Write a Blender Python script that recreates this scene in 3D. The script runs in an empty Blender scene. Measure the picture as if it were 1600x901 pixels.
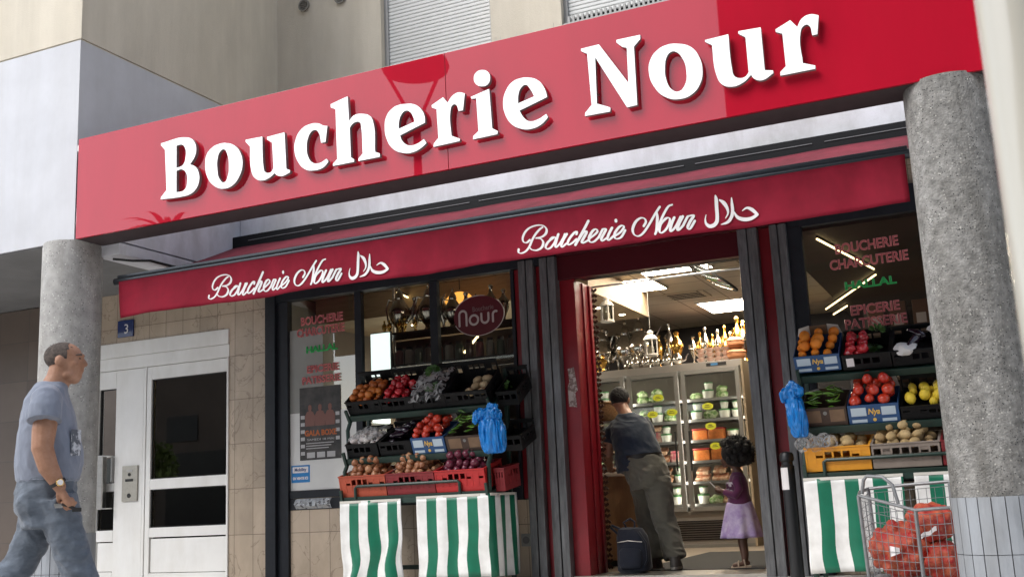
import bpy, bmesh, math, random
from mathutils import Vector, Matrix, noise
R = math.radians
random.seed(7)
sc = bpy.context.scene
col = sc.collection

# ------------------------------------------------------------------ camera
cam_d = bpy.data.cameras.new('camera')
cam = bpy.data.objects.new('camera', cam_d); col.objects.link(cam)
YAW, PIT, ROL = -0.42071487, 0.19456211, -0.04628426
_F = Vector((math.sin(YAW)*math.cos(PIT), math.cos(YAW)*math.cos(PIT), math.sin(PIT)))
_r = Vector((math.cos(YAW), -math.sin(YAW), 0)); _u = _r.cross(_F)
_r2 = math.cos(ROL)*_r + math.sin(ROL)*_u; _u2 = -math.sin(ROL)*_r + math.cos(ROL)*_u
m = Matrix.Identity(4)
for i in range(3):
    m[i][0] = _r2[i]; m[i][1] = _u2[i]; m[i][2] = -_F[i]
m[2][3] = 0.66
cam.matrix_world = m
cam_d.sensor_width = 36; cam_d.lens = 1692.18/1600*36
cam_d.clip_start = 0.05; cam_d.clip_end = 600
cam_d.dof.use_dof = True; cam_d.dof.focus_distance = 9.0; cam_d.dof.aperture_fstop = 4.5
sc.camera = cam

# ------------------------------------------------------------------ light
SUN_EL, SUN_AZ = 47, 216          # azimuth clockwise from +Y: light comes from the street side, from the left
w = bpy.data.worlds.new('World'); sc.world = w; w.use_nodes = True
nt = w.node_tree; nt.nodes.clear()
sky = nt.nodes.new('ShaderNodeTexSky'); sky.sky_type = 'NISHITA'; sky.sun_disc = False
sky.sun_elevation = R(SUN_EL); sky.sun_rotation = R(SUN_AZ); sky.air_density = 1.0; sky.dust_density = 1.5; sky.ozone_density = 1.0
bg = nt.nodes.new('ShaderNodeBackground'); bg.inputs[1].default_value = 0.15
wo = nt.nodes.new('ShaderNodeOutputWorld')
hs = nt.nodes.new('ShaderNodeHueSaturation'); hs.inputs['Saturation'].default_value = .55   # thin cloud: a paler sky
nt.links.new(sky.outputs[0], hs.inputs['Color']); nt.links.new(hs.outputs[0], bg.inputs[0]); nt.links.new(bg.outputs[0], wo.inputs[0])
sun_d = bpy.data.lights.new('sun', 'SUN'); sun_d.energy = 1.4; sun_d.angle = R(34); sun_d.color = (1.0, .97, .93)
sun = bpy.data.objects.new('sun', sun_d); col.objects.link(sun)
_sd = Vector((math.sin(R(SUN_AZ))*math.cos(R(SUN_EL)), math.cos(R(SUN_AZ))*math.cos(R(SUN_EL)), math.sin(R(SUN_EL))))
sun.rotation_euler = _sd.to_track_quat('Z', 'Y').to_euler()
sc.view_settings.view_transform = 'Standard'; sc.view_settings.look = 'None'
sc.view_settings.exposure = .95; sc.view_settings.gamma = 1
sc.view_settings.use_curve_mapping = False
sc.cycles.use_denoising = True
sc.cycles.max_bounces = 8; sc.cycles.diffuse_bounces = 4; sc.cycles.glossy_bounces = 4; sc.cycles.transparent_max_bounces = 12
sc.cycles.caustics_reflective = False; sc.cycles.caustics_refractive = False
sc.cycles.sample_clamp_indirect = 6

# ------------------------------------------------------------------ materials
MATS = {}
def mat(name, c, rough=.6, metal=0., var=.0, scale=8., bump=0., bscale=None, spec=.5, coat=0., c2=None, mixlo=.4, mixhi=.6, stretch=None, emit=0., ecol=None, sheen=0., coat_ior=1.5, trans=0.):
    if name in MATS: return MATS[name]
    M = bpy.data.materials.new(name); M.use_nodes = True; N = M.node_tree.nodes; L = M.node_tree.links
    p = N['Principled BSDF']
    p.inputs['Base Color'].default_value = (*c, 1); p.inputs['Roughness'].default_value = rough
    p.inputs['Metallic'].default_value = metal; p.inputs['Specular IOR Level'].default_value = spec
    p.inputs['Coat Weight'].default_value = coat; p.inputs['Coat Roughness'].default_value = .03; p.inputs['Coat IOR'].default_value = coat_ior
    p.inputs['Sheen Weight'].default_value = sheen
    if trans: p.inputs['Transmission Weight'].default_value = trans
    if emit:
        p.inputs['Emission Color'].default_value = (*(ecol or c), 1); p.inputs['Emission Strength'].default_value = emit
    if var or bump or c2:
        tc = N.new('ShaderNodeTexCoord'); src = tc.outputs['Object']
        if stretch:
            mp = N.new('ShaderNodeMapping'); mp.inputs['Scale'].default_value = stretch; L.new(src, mp.inputs[0]); src = mp.outputs[0]
        nz = N.new('ShaderNodeTexNoise'); nz.inputs['Scale'].default_value = scale; nz.inputs['Detail'].default_value = 6; nz.inputs['Roughness'].default_value = .62
        L.new(src, nz.inputs['Vector'])
        if var or c2:
            rp = N.new('ShaderNodeValToRGB'); e = rp.color_ramp.elements
            lo = tuple(x*(1-var) for x in c); hi = tuple(min(1, x*(1+var)) for x in c)
            if c2: lo, hi = c, c2
            e[0].position = mixlo if c2 else .3; e[1].position = mixhi if c2 else .7
            e[0].color = (*lo, 1); e[1].color = (*hi, 1)
            L.new(nz.outputs['Fac'], rp.inputs[0]); L.new(rp.outputs[0], p.inputs['Base Color'])
        if bump:
            nb = nz
            if bscale:
                nb = N.new('ShaderNodeTexNoise'); nb.inputs['Scale'].default_value = bscale; nb.inputs['Detail'].default_value = 5; L.new(src, nb.inputs['Vector'])
            b = N.new('ShaderNodeBump'); b.inputs['Strength'].default_value = bump; b.inputs['Distance'].default_value = .02
            L.new(nb.outputs['Fac'], b.inputs['Height']); L.new(b.outputs[0], p.inputs['Normal'])
    MATS[name] = M; return M

def weather(M, dark=.6, amount=.5, scale=1.2, stretch=(2.2,2.2,.28), lo=.46, hi=.62, fine=True):
    """rain streaks, dust and patches with a shape of their own, multiplied over a material's colour"""
    N = M.node_tree.nodes; L = M.node_tree.links; p = N['Principled BSDF']; sock = p.inputs['Base Color']
    tc = N.new('ShaderNodeTexCoord'); mp = N.new('ShaderNodeMapping'); mp.inputs['Scale'].default_value = stretch; L.new(tc.outputs['Object'], mp.inputs[0])
    n = N.new('ShaderNodeTexNoise'); n.inputs['Scale'].default_value = scale; n.inputs['Detail'].default_value = 9; n.inputs['Roughness'].default_value = .68; n.inputs['Distortion'].default_value = .3; L.new(mp.outputs[0], n.inputs['Vector'])
    rp = N.new('ShaderNodeValToRGB'); e = rp.color_ramp.elements; e[0].position = lo; e[1].position = hi; e[0].color = (dark, dark*.98, dark*.94, 1); e[1].color = (1,1,1,1); L.new(n.outputs['Fac'], rp.inputs[0])
    mx = N.new('ShaderNodeMix'); mx.data_type = 'RGBA'; mx.blend_type = 'MULTIPLY'; mx.inputs[0].default_value = amount
    if sock.links: L.new(sock.links[0].from_socket, mx.inputs[6])
    else: mx.inputs[6].default_value = sock.default_value
    L.new(rp.outputs[0], mx.inputs[7]); L.new(mx.outputs[2], sock); return M
def math_node(N, L, op, a, b=None):
    n = N.new('ShaderNodeMath'); n.operation = op
    for i, v in enumerate((a, b)):
        if v is None: continue
        if isinstance(v, (int, float)): n.inputs[i].default_value = v
        else: L.new(v, n.inputs[i])
    return n.outputs[0]

def grid_mat(name, c, joint, w_, h_, jw, axes='XZ', rough=.5, var=.15, ox=0., oz=0., stain=None, veins=False, spec=.5, bump=.25):
    """rectangular tiles with joints in the plane of two axes, each tile with a tint of its own"""
    M = bpy.data.materials.new(name); M.use_nodes = True; N = M.node_tree.nodes; L = M.node_tree.links
    p = N['Principled BSDF']; p.inputs['Roughness'].default_value = rough; p.inputs['Specular IOR Level'].default_value = spec
    tc = N.new('ShaderNodeTexCoord'); sx = N.new('ShaderNodeSeparateXYZ'); L.new(tc.outputs['Object'], sx.inputs[0])
    u = math_node(N, L, 'DIVIDE', math_node(N, L, 'ADD', sx.outputs[axes[0]], 100*w_+ox), w_)
    v = math_node(N, L, 'DIVIDE', math_node(N, L, 'ADD', sx.outputs[axes[1]], 100*h_+oz), h_)
    fu = math_node(N, L, 'FRACT', u); fv = math_node(N, L, 'FRACT', v)
    j = math_node(N, L, 'MAXIMUM', math_node(N, L, 'LESS_THAN', fu, jw/w_), math_node(N, L, 'LESS_THAN', fv, jw/h_))
    cb = N.new('ShaderNodeCombineXYZ'); L.new(math_node(N, L, 'FLOOR', u), cb.inputs[0]); L.new(math_node(N, L, 'FLOOR', v), cb.inputs[1])
    wn = N.new('ShaderNodeTexWhiteNoise'); wn.noise_dimensions = '2D'; L.new(cb.outputs[0], wn.inputs['Vector'])
    nz = N.new('ShaderNodeTexNoise'); nz.inputs['Scale'].default_value = 3.5; nz.inputs['Detail'].default_value = 8; nz.inputs['Roughness'].default_value = .65
    L.new(tc.outputs['Object'], nz.inputs['Vector'])
    s = math_node(N, L, 'ADD', math_node(N, L, 'MULTIPLY', wn.outputs['Value'], .45), math_node(N, L, 'MULTIPLY', nz.outputs['Fac'], .75))
    rp = N.new('ShaderNodeValToRGB'); e = rp.color_ramp.elements
    e[0].position = .25; e[1].position = .95
    e[0].color = (*[x*(1-var) for x in c], 1); e[1].color = (*[min(1, x*(1+var)) for x in c], 1)
    L.new(s, rp.inputs[0]); cur = rp.outputs[0]
    if veins:
        n2 = N.new('ShaderNodeTexNoise'); n2.inputs['Scale'].default_value = 2.2; n2.inputs['Detail'].default_value = 10; n2.inputs['Distortion'].default_value = 1.5
        L.new(tc.outputs['Object'], n2.inputs['Vector'])
        vv = math_node(N, L, 'LESS_THAN', math_node(N, L, 'ABSOLUTE', math_node(N, L, 'SUBTRACT', n2.outputs['Fac'], .5)), .006)
        mv = N.new('ShaderNodeMix'); mv.data_type = 'RGBA'; L.new(math_node(N, L, 'MULTIPLY', vv, .45), mv.inputs[0]); L.new(cur, mv.inputs[6]); mv.inputs[7].default_value = (c[0]*.35, c[1]*.3, c[2]*.28, 1); cur = mv.outputs[2]
    mx = N.new('ShaderNodeMix'); mx.data_type = 'RGBA'; L.new(j, mx.inputs[0]); L.new(cur, mx.inputs[6]); mx.inputs[7].default_value = (*joint, 1)
    L.new(mx.outputs[2], p.inputs['Base Color'])
    b = N.new('ShaderNodeBump'); b.inputs['Strength'].default_value = bump; b.inputs['Distance'].default_value = .004; b.invert = True
    L.new(j, b.inputs['Height']); L.new(b.outputs[0], p.inputs['Normal'])
    MATS[name] = M; return M

def stripe_mat(name, c1, c2, period, axis='X', off=0., rough=.35, duty=.5, emit_white=False):
    M = bpy.data.materials.new(name); M.use_nodes = True; N = M.node_tree.nodes; L = M.node_tree.links
    p = N['Principled BSDF']; p.inputs['Roughness'].default_value = rough
    uv = N.new('ShaderNodeUVMap'); uv.uv_map = 'UVMap'; sx = N.new('ShaderNodeSeparateXYZ'); L.new(uv.outputs[0], sx.inputs[0])
    f = math_node(N, L, 'FRACT', math_node(N, L, 'DIVIDE', math_node(N, L, 'ADD', sx.outputs[0], off+50*period), period))
    k = math_node(N, L, 'LESS_THAN', f, duty)
    mx = N.new('ShaderNodeMix'); mx.data_type = 'RGBA'; L.new(k, mx.inputs[0]); mx.inputs[6].default_value = (*c2, 1); mx.inputs[7].default_value = (*c1, 1)
    tc = N.new('ShaderNodeTexCoord'); nz = N.new('ShaderNodeTexNoise'); nz.inputs['Scale'].default_value = 9; nz.inputs['Detail'].default_value = 5; L.new(tc.outputs['Object'], nz.inputs['Vector'])
    m2 = N.new('ShaderNodeMix'); m2.data_type = 'RGBA'; m2.blend_type = 'MULTIPLY'; m2.inputs[0].default_value = .35; L.new(mx.outputs[2], m2.inputs[6])
    rp = N.new('ShaderNodeValToRGB'); rp.color_ramp.elements[0].position = .35; rp.color_ramp.elements[0].color = (.6, .58, .55, 1); rp.color_ramp.elements[1].position = .6
    L.new(nz.outputs['Fac'], rp.inputs[0]); L.new(rp.outputs[0], m2.inputs[7])
    L.new(m2.outputs[2], p.inputs['Base Color'])
    b = N.new('ShaderNodeBump'); b.inputs['Strength'].default_value = .35; b.inputs['Distance'].default_value = .02
    n3 = N.new('ShaderNodeTexNoise'); n3.inputs['Scale'].default_value = 5; L.new(tc.outputs['Object'], n3.inputs['Vector'])
    L.new(n3.outputs['Fac'], b.inputs['Height']); L.new(b.outputs[0], p.inputs['Normal'])
    MATS[name] = M; return M

def glass_mat(name, tint=(.9, .93, .92), ior=1.5, rough=.0):
    """thin pane: see-through with a Fresnel reflection"""
    M = bpy.data.materials.new(name); M.use_nodes = True; N = M.node_tree.nodes; L = M.node_tree.links
    N.clear(); o = N.new('ShaderNodeOutputMaterial'); t = N.new('ShaderNodeBsdfTransparent'); t.inputs[0].default_value = (*tint, 1)
    g = N.new('ShaderNodeBsdfGlossy'); g.inputs['Roughness'].default_value = rough; g.inputs['Color'].default_value = (1, 1, 1, 1)
    f = N.new('ShaderNodeFresnel'); f.inputs[0].default_value = ior
    mx = N.new('ShaderNodeMixShader'); L.new(f.outputs[0], mx.inputs[0]); L.new(t.outputs[0], mx.inputs[1]); L.new(g.outputs[0], mx.inputs[2])
    L.new(mx.outputs[0], o.inputs[0]); MATS[name] = M; return M

def film_mat(name, c=(.85, .86, .86), amount=.1, rough=.12):
    """crinkled clear plastic film"""
    M = bpy.data.materials.new(name); M.use_nodes = True; N = M.node_tree.nodes; L = M.node_tree.links
    p = N['Principled BSDF']; p.inputs['Base Color'].default_value = (*c, 1); p.inputs['Roughness'].default_value = rough; p.inputs['Alpha'].default_value = amount
    tc = N.new('ShaderNodeTexCoord'); v = N.new('ShaderNodeTexVoronoi'); v.inputs['Scale'].default_value = 22; L.new(tc.outputs['Object'], v.inputs['Vector'])
    b = N.new('ShaderNodeBump'); b.inputs['Strength'].default_value = .9; b.inputs['Distance'].default_value = .02
    L.new(v.outputs['Distance'], b.inputs['Height']); L.new(b.outputs[0], p.inputs['Normal'])
    fr = N.new('ShaderNodeLayerWeight'); fr.inputs[0].default_value = .35; L.new(b.outputs[0], fr.inputs['Normal'])
    L.new(math_node(N, L, 'ADD', math_node(N, L, 'MULTIPLY', fr.outputs['Fresnel'], .55), amount), p.inputs['Alpha'])
    MATS[name] = M; return M

# ------------------------------------------------------------------ mesh builder
WM = {}
def wm(o): return WM.get(o.name, Matrix.Identity(4)) if o else Matrix.Identity(4)
class MB:
    def __init__(s): s.bm = bmesh.new(); s.M = Matrix.Identity(4); s.beveled = False
    def v(s, p): return s.bm.verts.new(s.M @ Vector(p))
    def face(s, vs):
        try: return s.bm.faces.new(vs)
        except ValueError: return None
    def poly(s, pts): return s.face([s.v(p) for p in pts])
    def box(s, x0, x1, y0, y1, z0, z1, bev=0.):
        P = [(x0,y0,z0),(x1,y0,z0),(x1,y1,z0),(x0,y1,z0),(x0,y0,z1),(x1,y0,z1),(x1,y1,z1),(x0,y1,z1)]
        V = [s.v(p) for p in P]
        fs = [s.face([V[i] for i in f]) for f in ((3,2,1,0),(4,5,6,7),(0,1,5,4),(1,2,6,5),(2,3,7,6),(3,0,4,7))]
        if bev:
            es = list({e for f in fs for e in f.edges})
            s.beveled = True; bmesh.ops.bevel(s.bm, geom=es, offset=bev, segments=2, affect='EDGES', profile=.5)
        return s
    def ring(s, c, ax, ay, rx, ry, n, ph=0.):
        c = Vector(c); return [s.v(c + ax*(rx*math.cos(ph+2*math.pi*i/n)) + ay*(ry*math.sin(ph+2*math.pi*i/n))) for i in range(n)]
    def bridge(s, A, B):
        n = len(A)
        for i in range(n): s.face((A[i], A[(i+1) % n], B[(i+1) % n], B[i]))
    def cap(s, A, flip=False): s.face(list(reversed(A)) if flip else A)
    def tube(s, pts, r, n=8, closed=False, caps=True, round_caps=False, flat=1.):
        pts = [Vector(p) for p in pts]; rs = r if isinstance(r, (list, tuple)) else [r]*len(pts)
        if round_caps:
            d0 = (pts[0]-pts[1]).normalized(); d1 = (pts[-1]-pts[-2]).normalized(); r0, r1 = rs[0], rs[-1]
            pre = [(pts[0]+d0*r0*k, r0*math.sqrt(max(0.0025, 1-k*k))) for k in (.98, .8, .45)]
            post = [(pts[-1]+d1*r1*k, r1*math.sqrt(max(0.0025, 1-k*k))) for k in (.45, .8, .98)]
            pts = [a for a, _ in pre]+pts+[a for a, _ in post]; rs = [b for _, b in pre]+list(rs)+[b for _, b in post]
        up = None; rings = []
        N_ = len(pts)
        for i, p in enumerate(pts):
            a = pts[(i-1) % N_] if (closed or i > 0) else p; b = pts[(i+1) % N_] if (closed or i < N_-1) else p
            t = (b-a).normalized()
            if up is None:
                up = Vector((0,0,1)) if abs(t.z) < .9 else Vector((0,1,0))
            up = (up - t*up.dot(t))
            up = up.normalized() if up.length > 1e-6 else t.orthogonal().normalized()
            rings.append(s.ring(p, t.cross(up).normalized(), up, rs[i], rs[i]*flat, n))
        for i in range(N_-1): s.bridge(rings[i], rings[i+1])
        if closed: s.bridge(rings[-1], rings[0])
        elif caps: s.cap(rings[0], True); s.cap(rings[-1])
        return s
    def lathe(s, prof, c=(0,0,0), n=16, axis=None):
        """profile (r, h) about a vertical axis through c"""
        c = Vector(c); rings = []
        for r, h in prof: rings.append(s.ring(c+Vector((0,0,h)), Vector((1,0,0)), Vector((0,1,0)), max(r, .0004), max(r, .0004), n))
        for a, b in zip(rings, rings[1:]): s.bridge(a, b)
        s.cap(rings[0], True); s.cap(rings[-1]); return s
    def loft(s, secs, n=24):
        """sections (cx, cy, cz, rx, ry[, tilt]) stacked, closed ends; ellipses in the XY plane tilted about Y"""
        rings = []
        for q in secs:
            cx, cy, cz, rx, ry = q[:5]; ti = q[5] if len(q) > 5 else 0.
            rings.append(s.ring((cx,cy,cz), Vector((math.cos(ti),0,math.sin(ti))), Vector((0,1,0)), rx, ry, n))
        for a, b in zip(rings, rings[1:]): s.bridge(a, b)
        s.cap(rings[0], True); s.cap(rings[-1]); return s
    def ball(s, c, rx, ry=None, rz=None, u=16, v=10, rot=None):
        ry = ry or rx; rz = rz or rx; M0 = s.M
        s.M = M0 @ Matrix.Translation(c) @ (rot.to_4x4() if rot else Matrix.Identity(4)) @ Matrix.Diagonal((rx, ry, rz, 1))
        s.lathe([(math.sin(math.pi*i/v), -math.cos(math.pi*i/v)) for i in range(v+1)], (0,0,0), u); s.M = M0; return s
    def prism(s, pts, y0, y1):
        """polygon in XZ extruded along Y"""
        A = [s.v((x, y0, z)) for x, z in pts]; B = [s.v((x, y1, z)) for x, z in pts]
        s.face(A); s.face(list(reversed(B)))
        n = len(A)
        for i in range(n): s.face((A[(i+1) % n], A[i], B[i], B[(i+1) % n]))
        return s
    def sheet(s, fn, nu, nv, uvs=None, thick=0.):
        """grid surface from fn(u, v); UVs from uvs(u, v)"""
        uvl = s.bm.loops.layers.uv.get('UVMap') or s.bm.loops.layers.uv.new('UVMap')
        V = [[s.v(fn(i/nu, j/nv)) for j in range(nv+1)] for i in range(nu+1)]
        for i in range(nu):
            for j in range(nv):
                f = s.face((V[i][j], V[i+1][j], V[i+1][j+1], V[i][j+1]))
                if uvs and f:
                    for l, (a, b) in zip(f.loops, ((i,j),(i+1,j),(i+1,j+1),(i,j+1))): l[uvl].uv = uvs(a/nu, b/nv)
        return s
    def build(s, name, material, parent=None, local=False, smooth=True, angle=38, keep=False):
        bmesh.ops.recalc_face_normals(s.bm, faces=s.bm.faces) if not keep else None
        me = bpy.data.meshes.new(name)
        if parent is not None and not local:
            bmesh.ops.transform(s.bm, matrix=wm(parent).inverted(), verts=s.bm.verts)
        s.bm.to_mesh(me); s.bm.free()
        me.materials.append(material)
        if smooth: me.shade_smooth(); me.set_sharp_from_angle(angle=R(angle))
        o = bpy.data.objects.new(name, me); col.objects.link(o)
        if s.beveled and smooth:
            wn = o.modifiers.new('weighted', 'WEIGHTED_NORMAL'); wn.keep_sharp = True
        if parent is not None: o.parent = parent; WM[o.name] = wm(parent)
        return o

def boxes(name, m_, parent, L_, bev=0.):
    """each box an object of its own"""
    return [MB().box(*b, bev).build(name, m_, parent) for b in L_]
def tag(o, label=None, cat=None, group=None, kind=None):
    if label: o['label'] = label
    if cat: o['category'] = cat
    if group: o['group'] = group
    if kind: o['kind'] = kind
    return o
def thing(name, label, cat, loc=(0,0,0), rz=0., group=None, M=None):
    o = bpy.data.objects.new(name, None); col.objects.link(o); o.empty_display_size = .1
    mm = M if M is not None else Matrix.Translation(loc) @ Matrix.Rotation(rz, 4, 'Z')
    o.matrix_world = mm; WM[o.name] = mm.copy()
    return tag(o, label, cat, group)
def structure(mb, name, material, **k): return tag(mb.build(name, material, **k), kind='structure')
def copy_tree(o, parent=None):
    c = o.copy(); col.objects.link(c)
    if parent: c.parent = parent
    for ch in list(o.children): copy_tree(ch, c)
    return c
def place(src, M, label=None, group=None):
    c = copy_tree(src); c.matrix_world = M; WM[c.name] = M.copy()
    if label: c['label'] = label
    if group: c['group'] = group
    return c
def mesh_obj(me, name, parent=None):
    o = bpy.data.objects.new(name, me); col.objects.link(o)
    if parent is not None: o.parent = parent
    return o
def text(name, body, x, z, size, material, parent=None, y=0., width=None, align='CENTER', shear=0., extrude=.0008, rot=0., M=None, outline=0., bold=0.):
    """lettering standing in the XZ plane, facing -Y; width stretches it to fit"""
    cu = bpy.data.curves.new(name, 'FONT'); cu.body = body; cu.size = size; cu.align_x = align; cu.shear = shear; cu.extrude = extrude; cu.offset = bold
    cu.resolution_u = 3
    if outline: cu.fill_mode = 'NONE'; cu.bevel_depth = outline; cu.bevel_resolution = 0; cu.extrude = 0
    t = bpy.data.objects.new(name, cu); col.objects.link(t)
    bpy.context.view_layer.update()
    me = bpy.data.meshes.new_from_object(t.evaluated_get(bpy.context.evaluated_depsgraph_get()))
    bpy.data.objects.remove(t); bpy.data.curves.remove(cu)
    xs = [v.co.x for v in me.vertices]
    sx = width/(max(xs)-min(xs)) if width and xs else 1.
    base = M if M is not None else Matrix.Translation((x, y, z)) @ Matrix.Rotation(rot, 4, 'Y')
    me.transform(base @ Matrix.Rotation(R(90), 4, 'X') @ Matrix.Diagonal((sx, 1, 1, 1)))
    if parent is not None and M is None: me.transform(wm(parent).inverted())
    me.materials.clear(); me.materials.append(material)
    o = mesh_obj(me, name, parent)
    if parent is not None: WM[o.name] = wm(parent)
    return o
def remeshed(mb, name, material, voxel=.01, smooth=3, parent=None, local=True, fac=.5, folds=0., fs=(5,5,9), seed=0.):
    """fuse overlapping closed shapes into one continuous skin"""
    me = bpy.data.meshes.new(name+'_raw'); mb.bm.normal_update(); bmesh.ops.recalc_face_normals(mb.bm, faces=mb.bm.faces); mb.bm.to_mesh(me); mb.bm.free()
    t = bpy.data.objects.new('temporary_raw', me); col.objects.link(t)
    r = t.modifiers.new('r', 'REMESH'); r.mode = 'VOXEL'; r.voxel_size = voxel; r.use_smooth_shade = True
    if smooth:
        s_ = t.modifiers.new('s', 'SMOOTH'); s_.iterations = smooth; s_.factor = fac
    bpy.context.view_layer.update()
    out = bpy.data.meshes.new_from_object(t.evaluated_get(bpy.context.evaluated_depsgraph_get()))
    bpy.data.objects.remove(t); bpy.data.meshes.remove(me)
    out.materials.clear(); out.materials.append(material); out.name = name
    if folds:      # cloth creases: ridged noise along the surface normal
        ns = [v.normal.copy() for v in out.vertices]
        for v, n_ in zip(out.vertices, ns):
            q = Vector((v.co.x*fs[0]+seed, v.co.y*fs[1], v.co.z*fs[2]+v.co.x*3.5))
            w_ = noise.noise(q*.5)*1.2
            r_ = 1-abs(noise.noise(q+Vector((w_, 0, w_))))*2.6
            v.co += n_*folds*(max(-.6, r_)+.5*noise.noise(q*2.1))
    if parent is not None and not local: out.transform(wm(parent).inverted())
    out.shade_smooth()
    o = mesh_obj(out, name, parent)
    if parent is not None: WM[o.name] = wm(parent)
    return o
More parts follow.
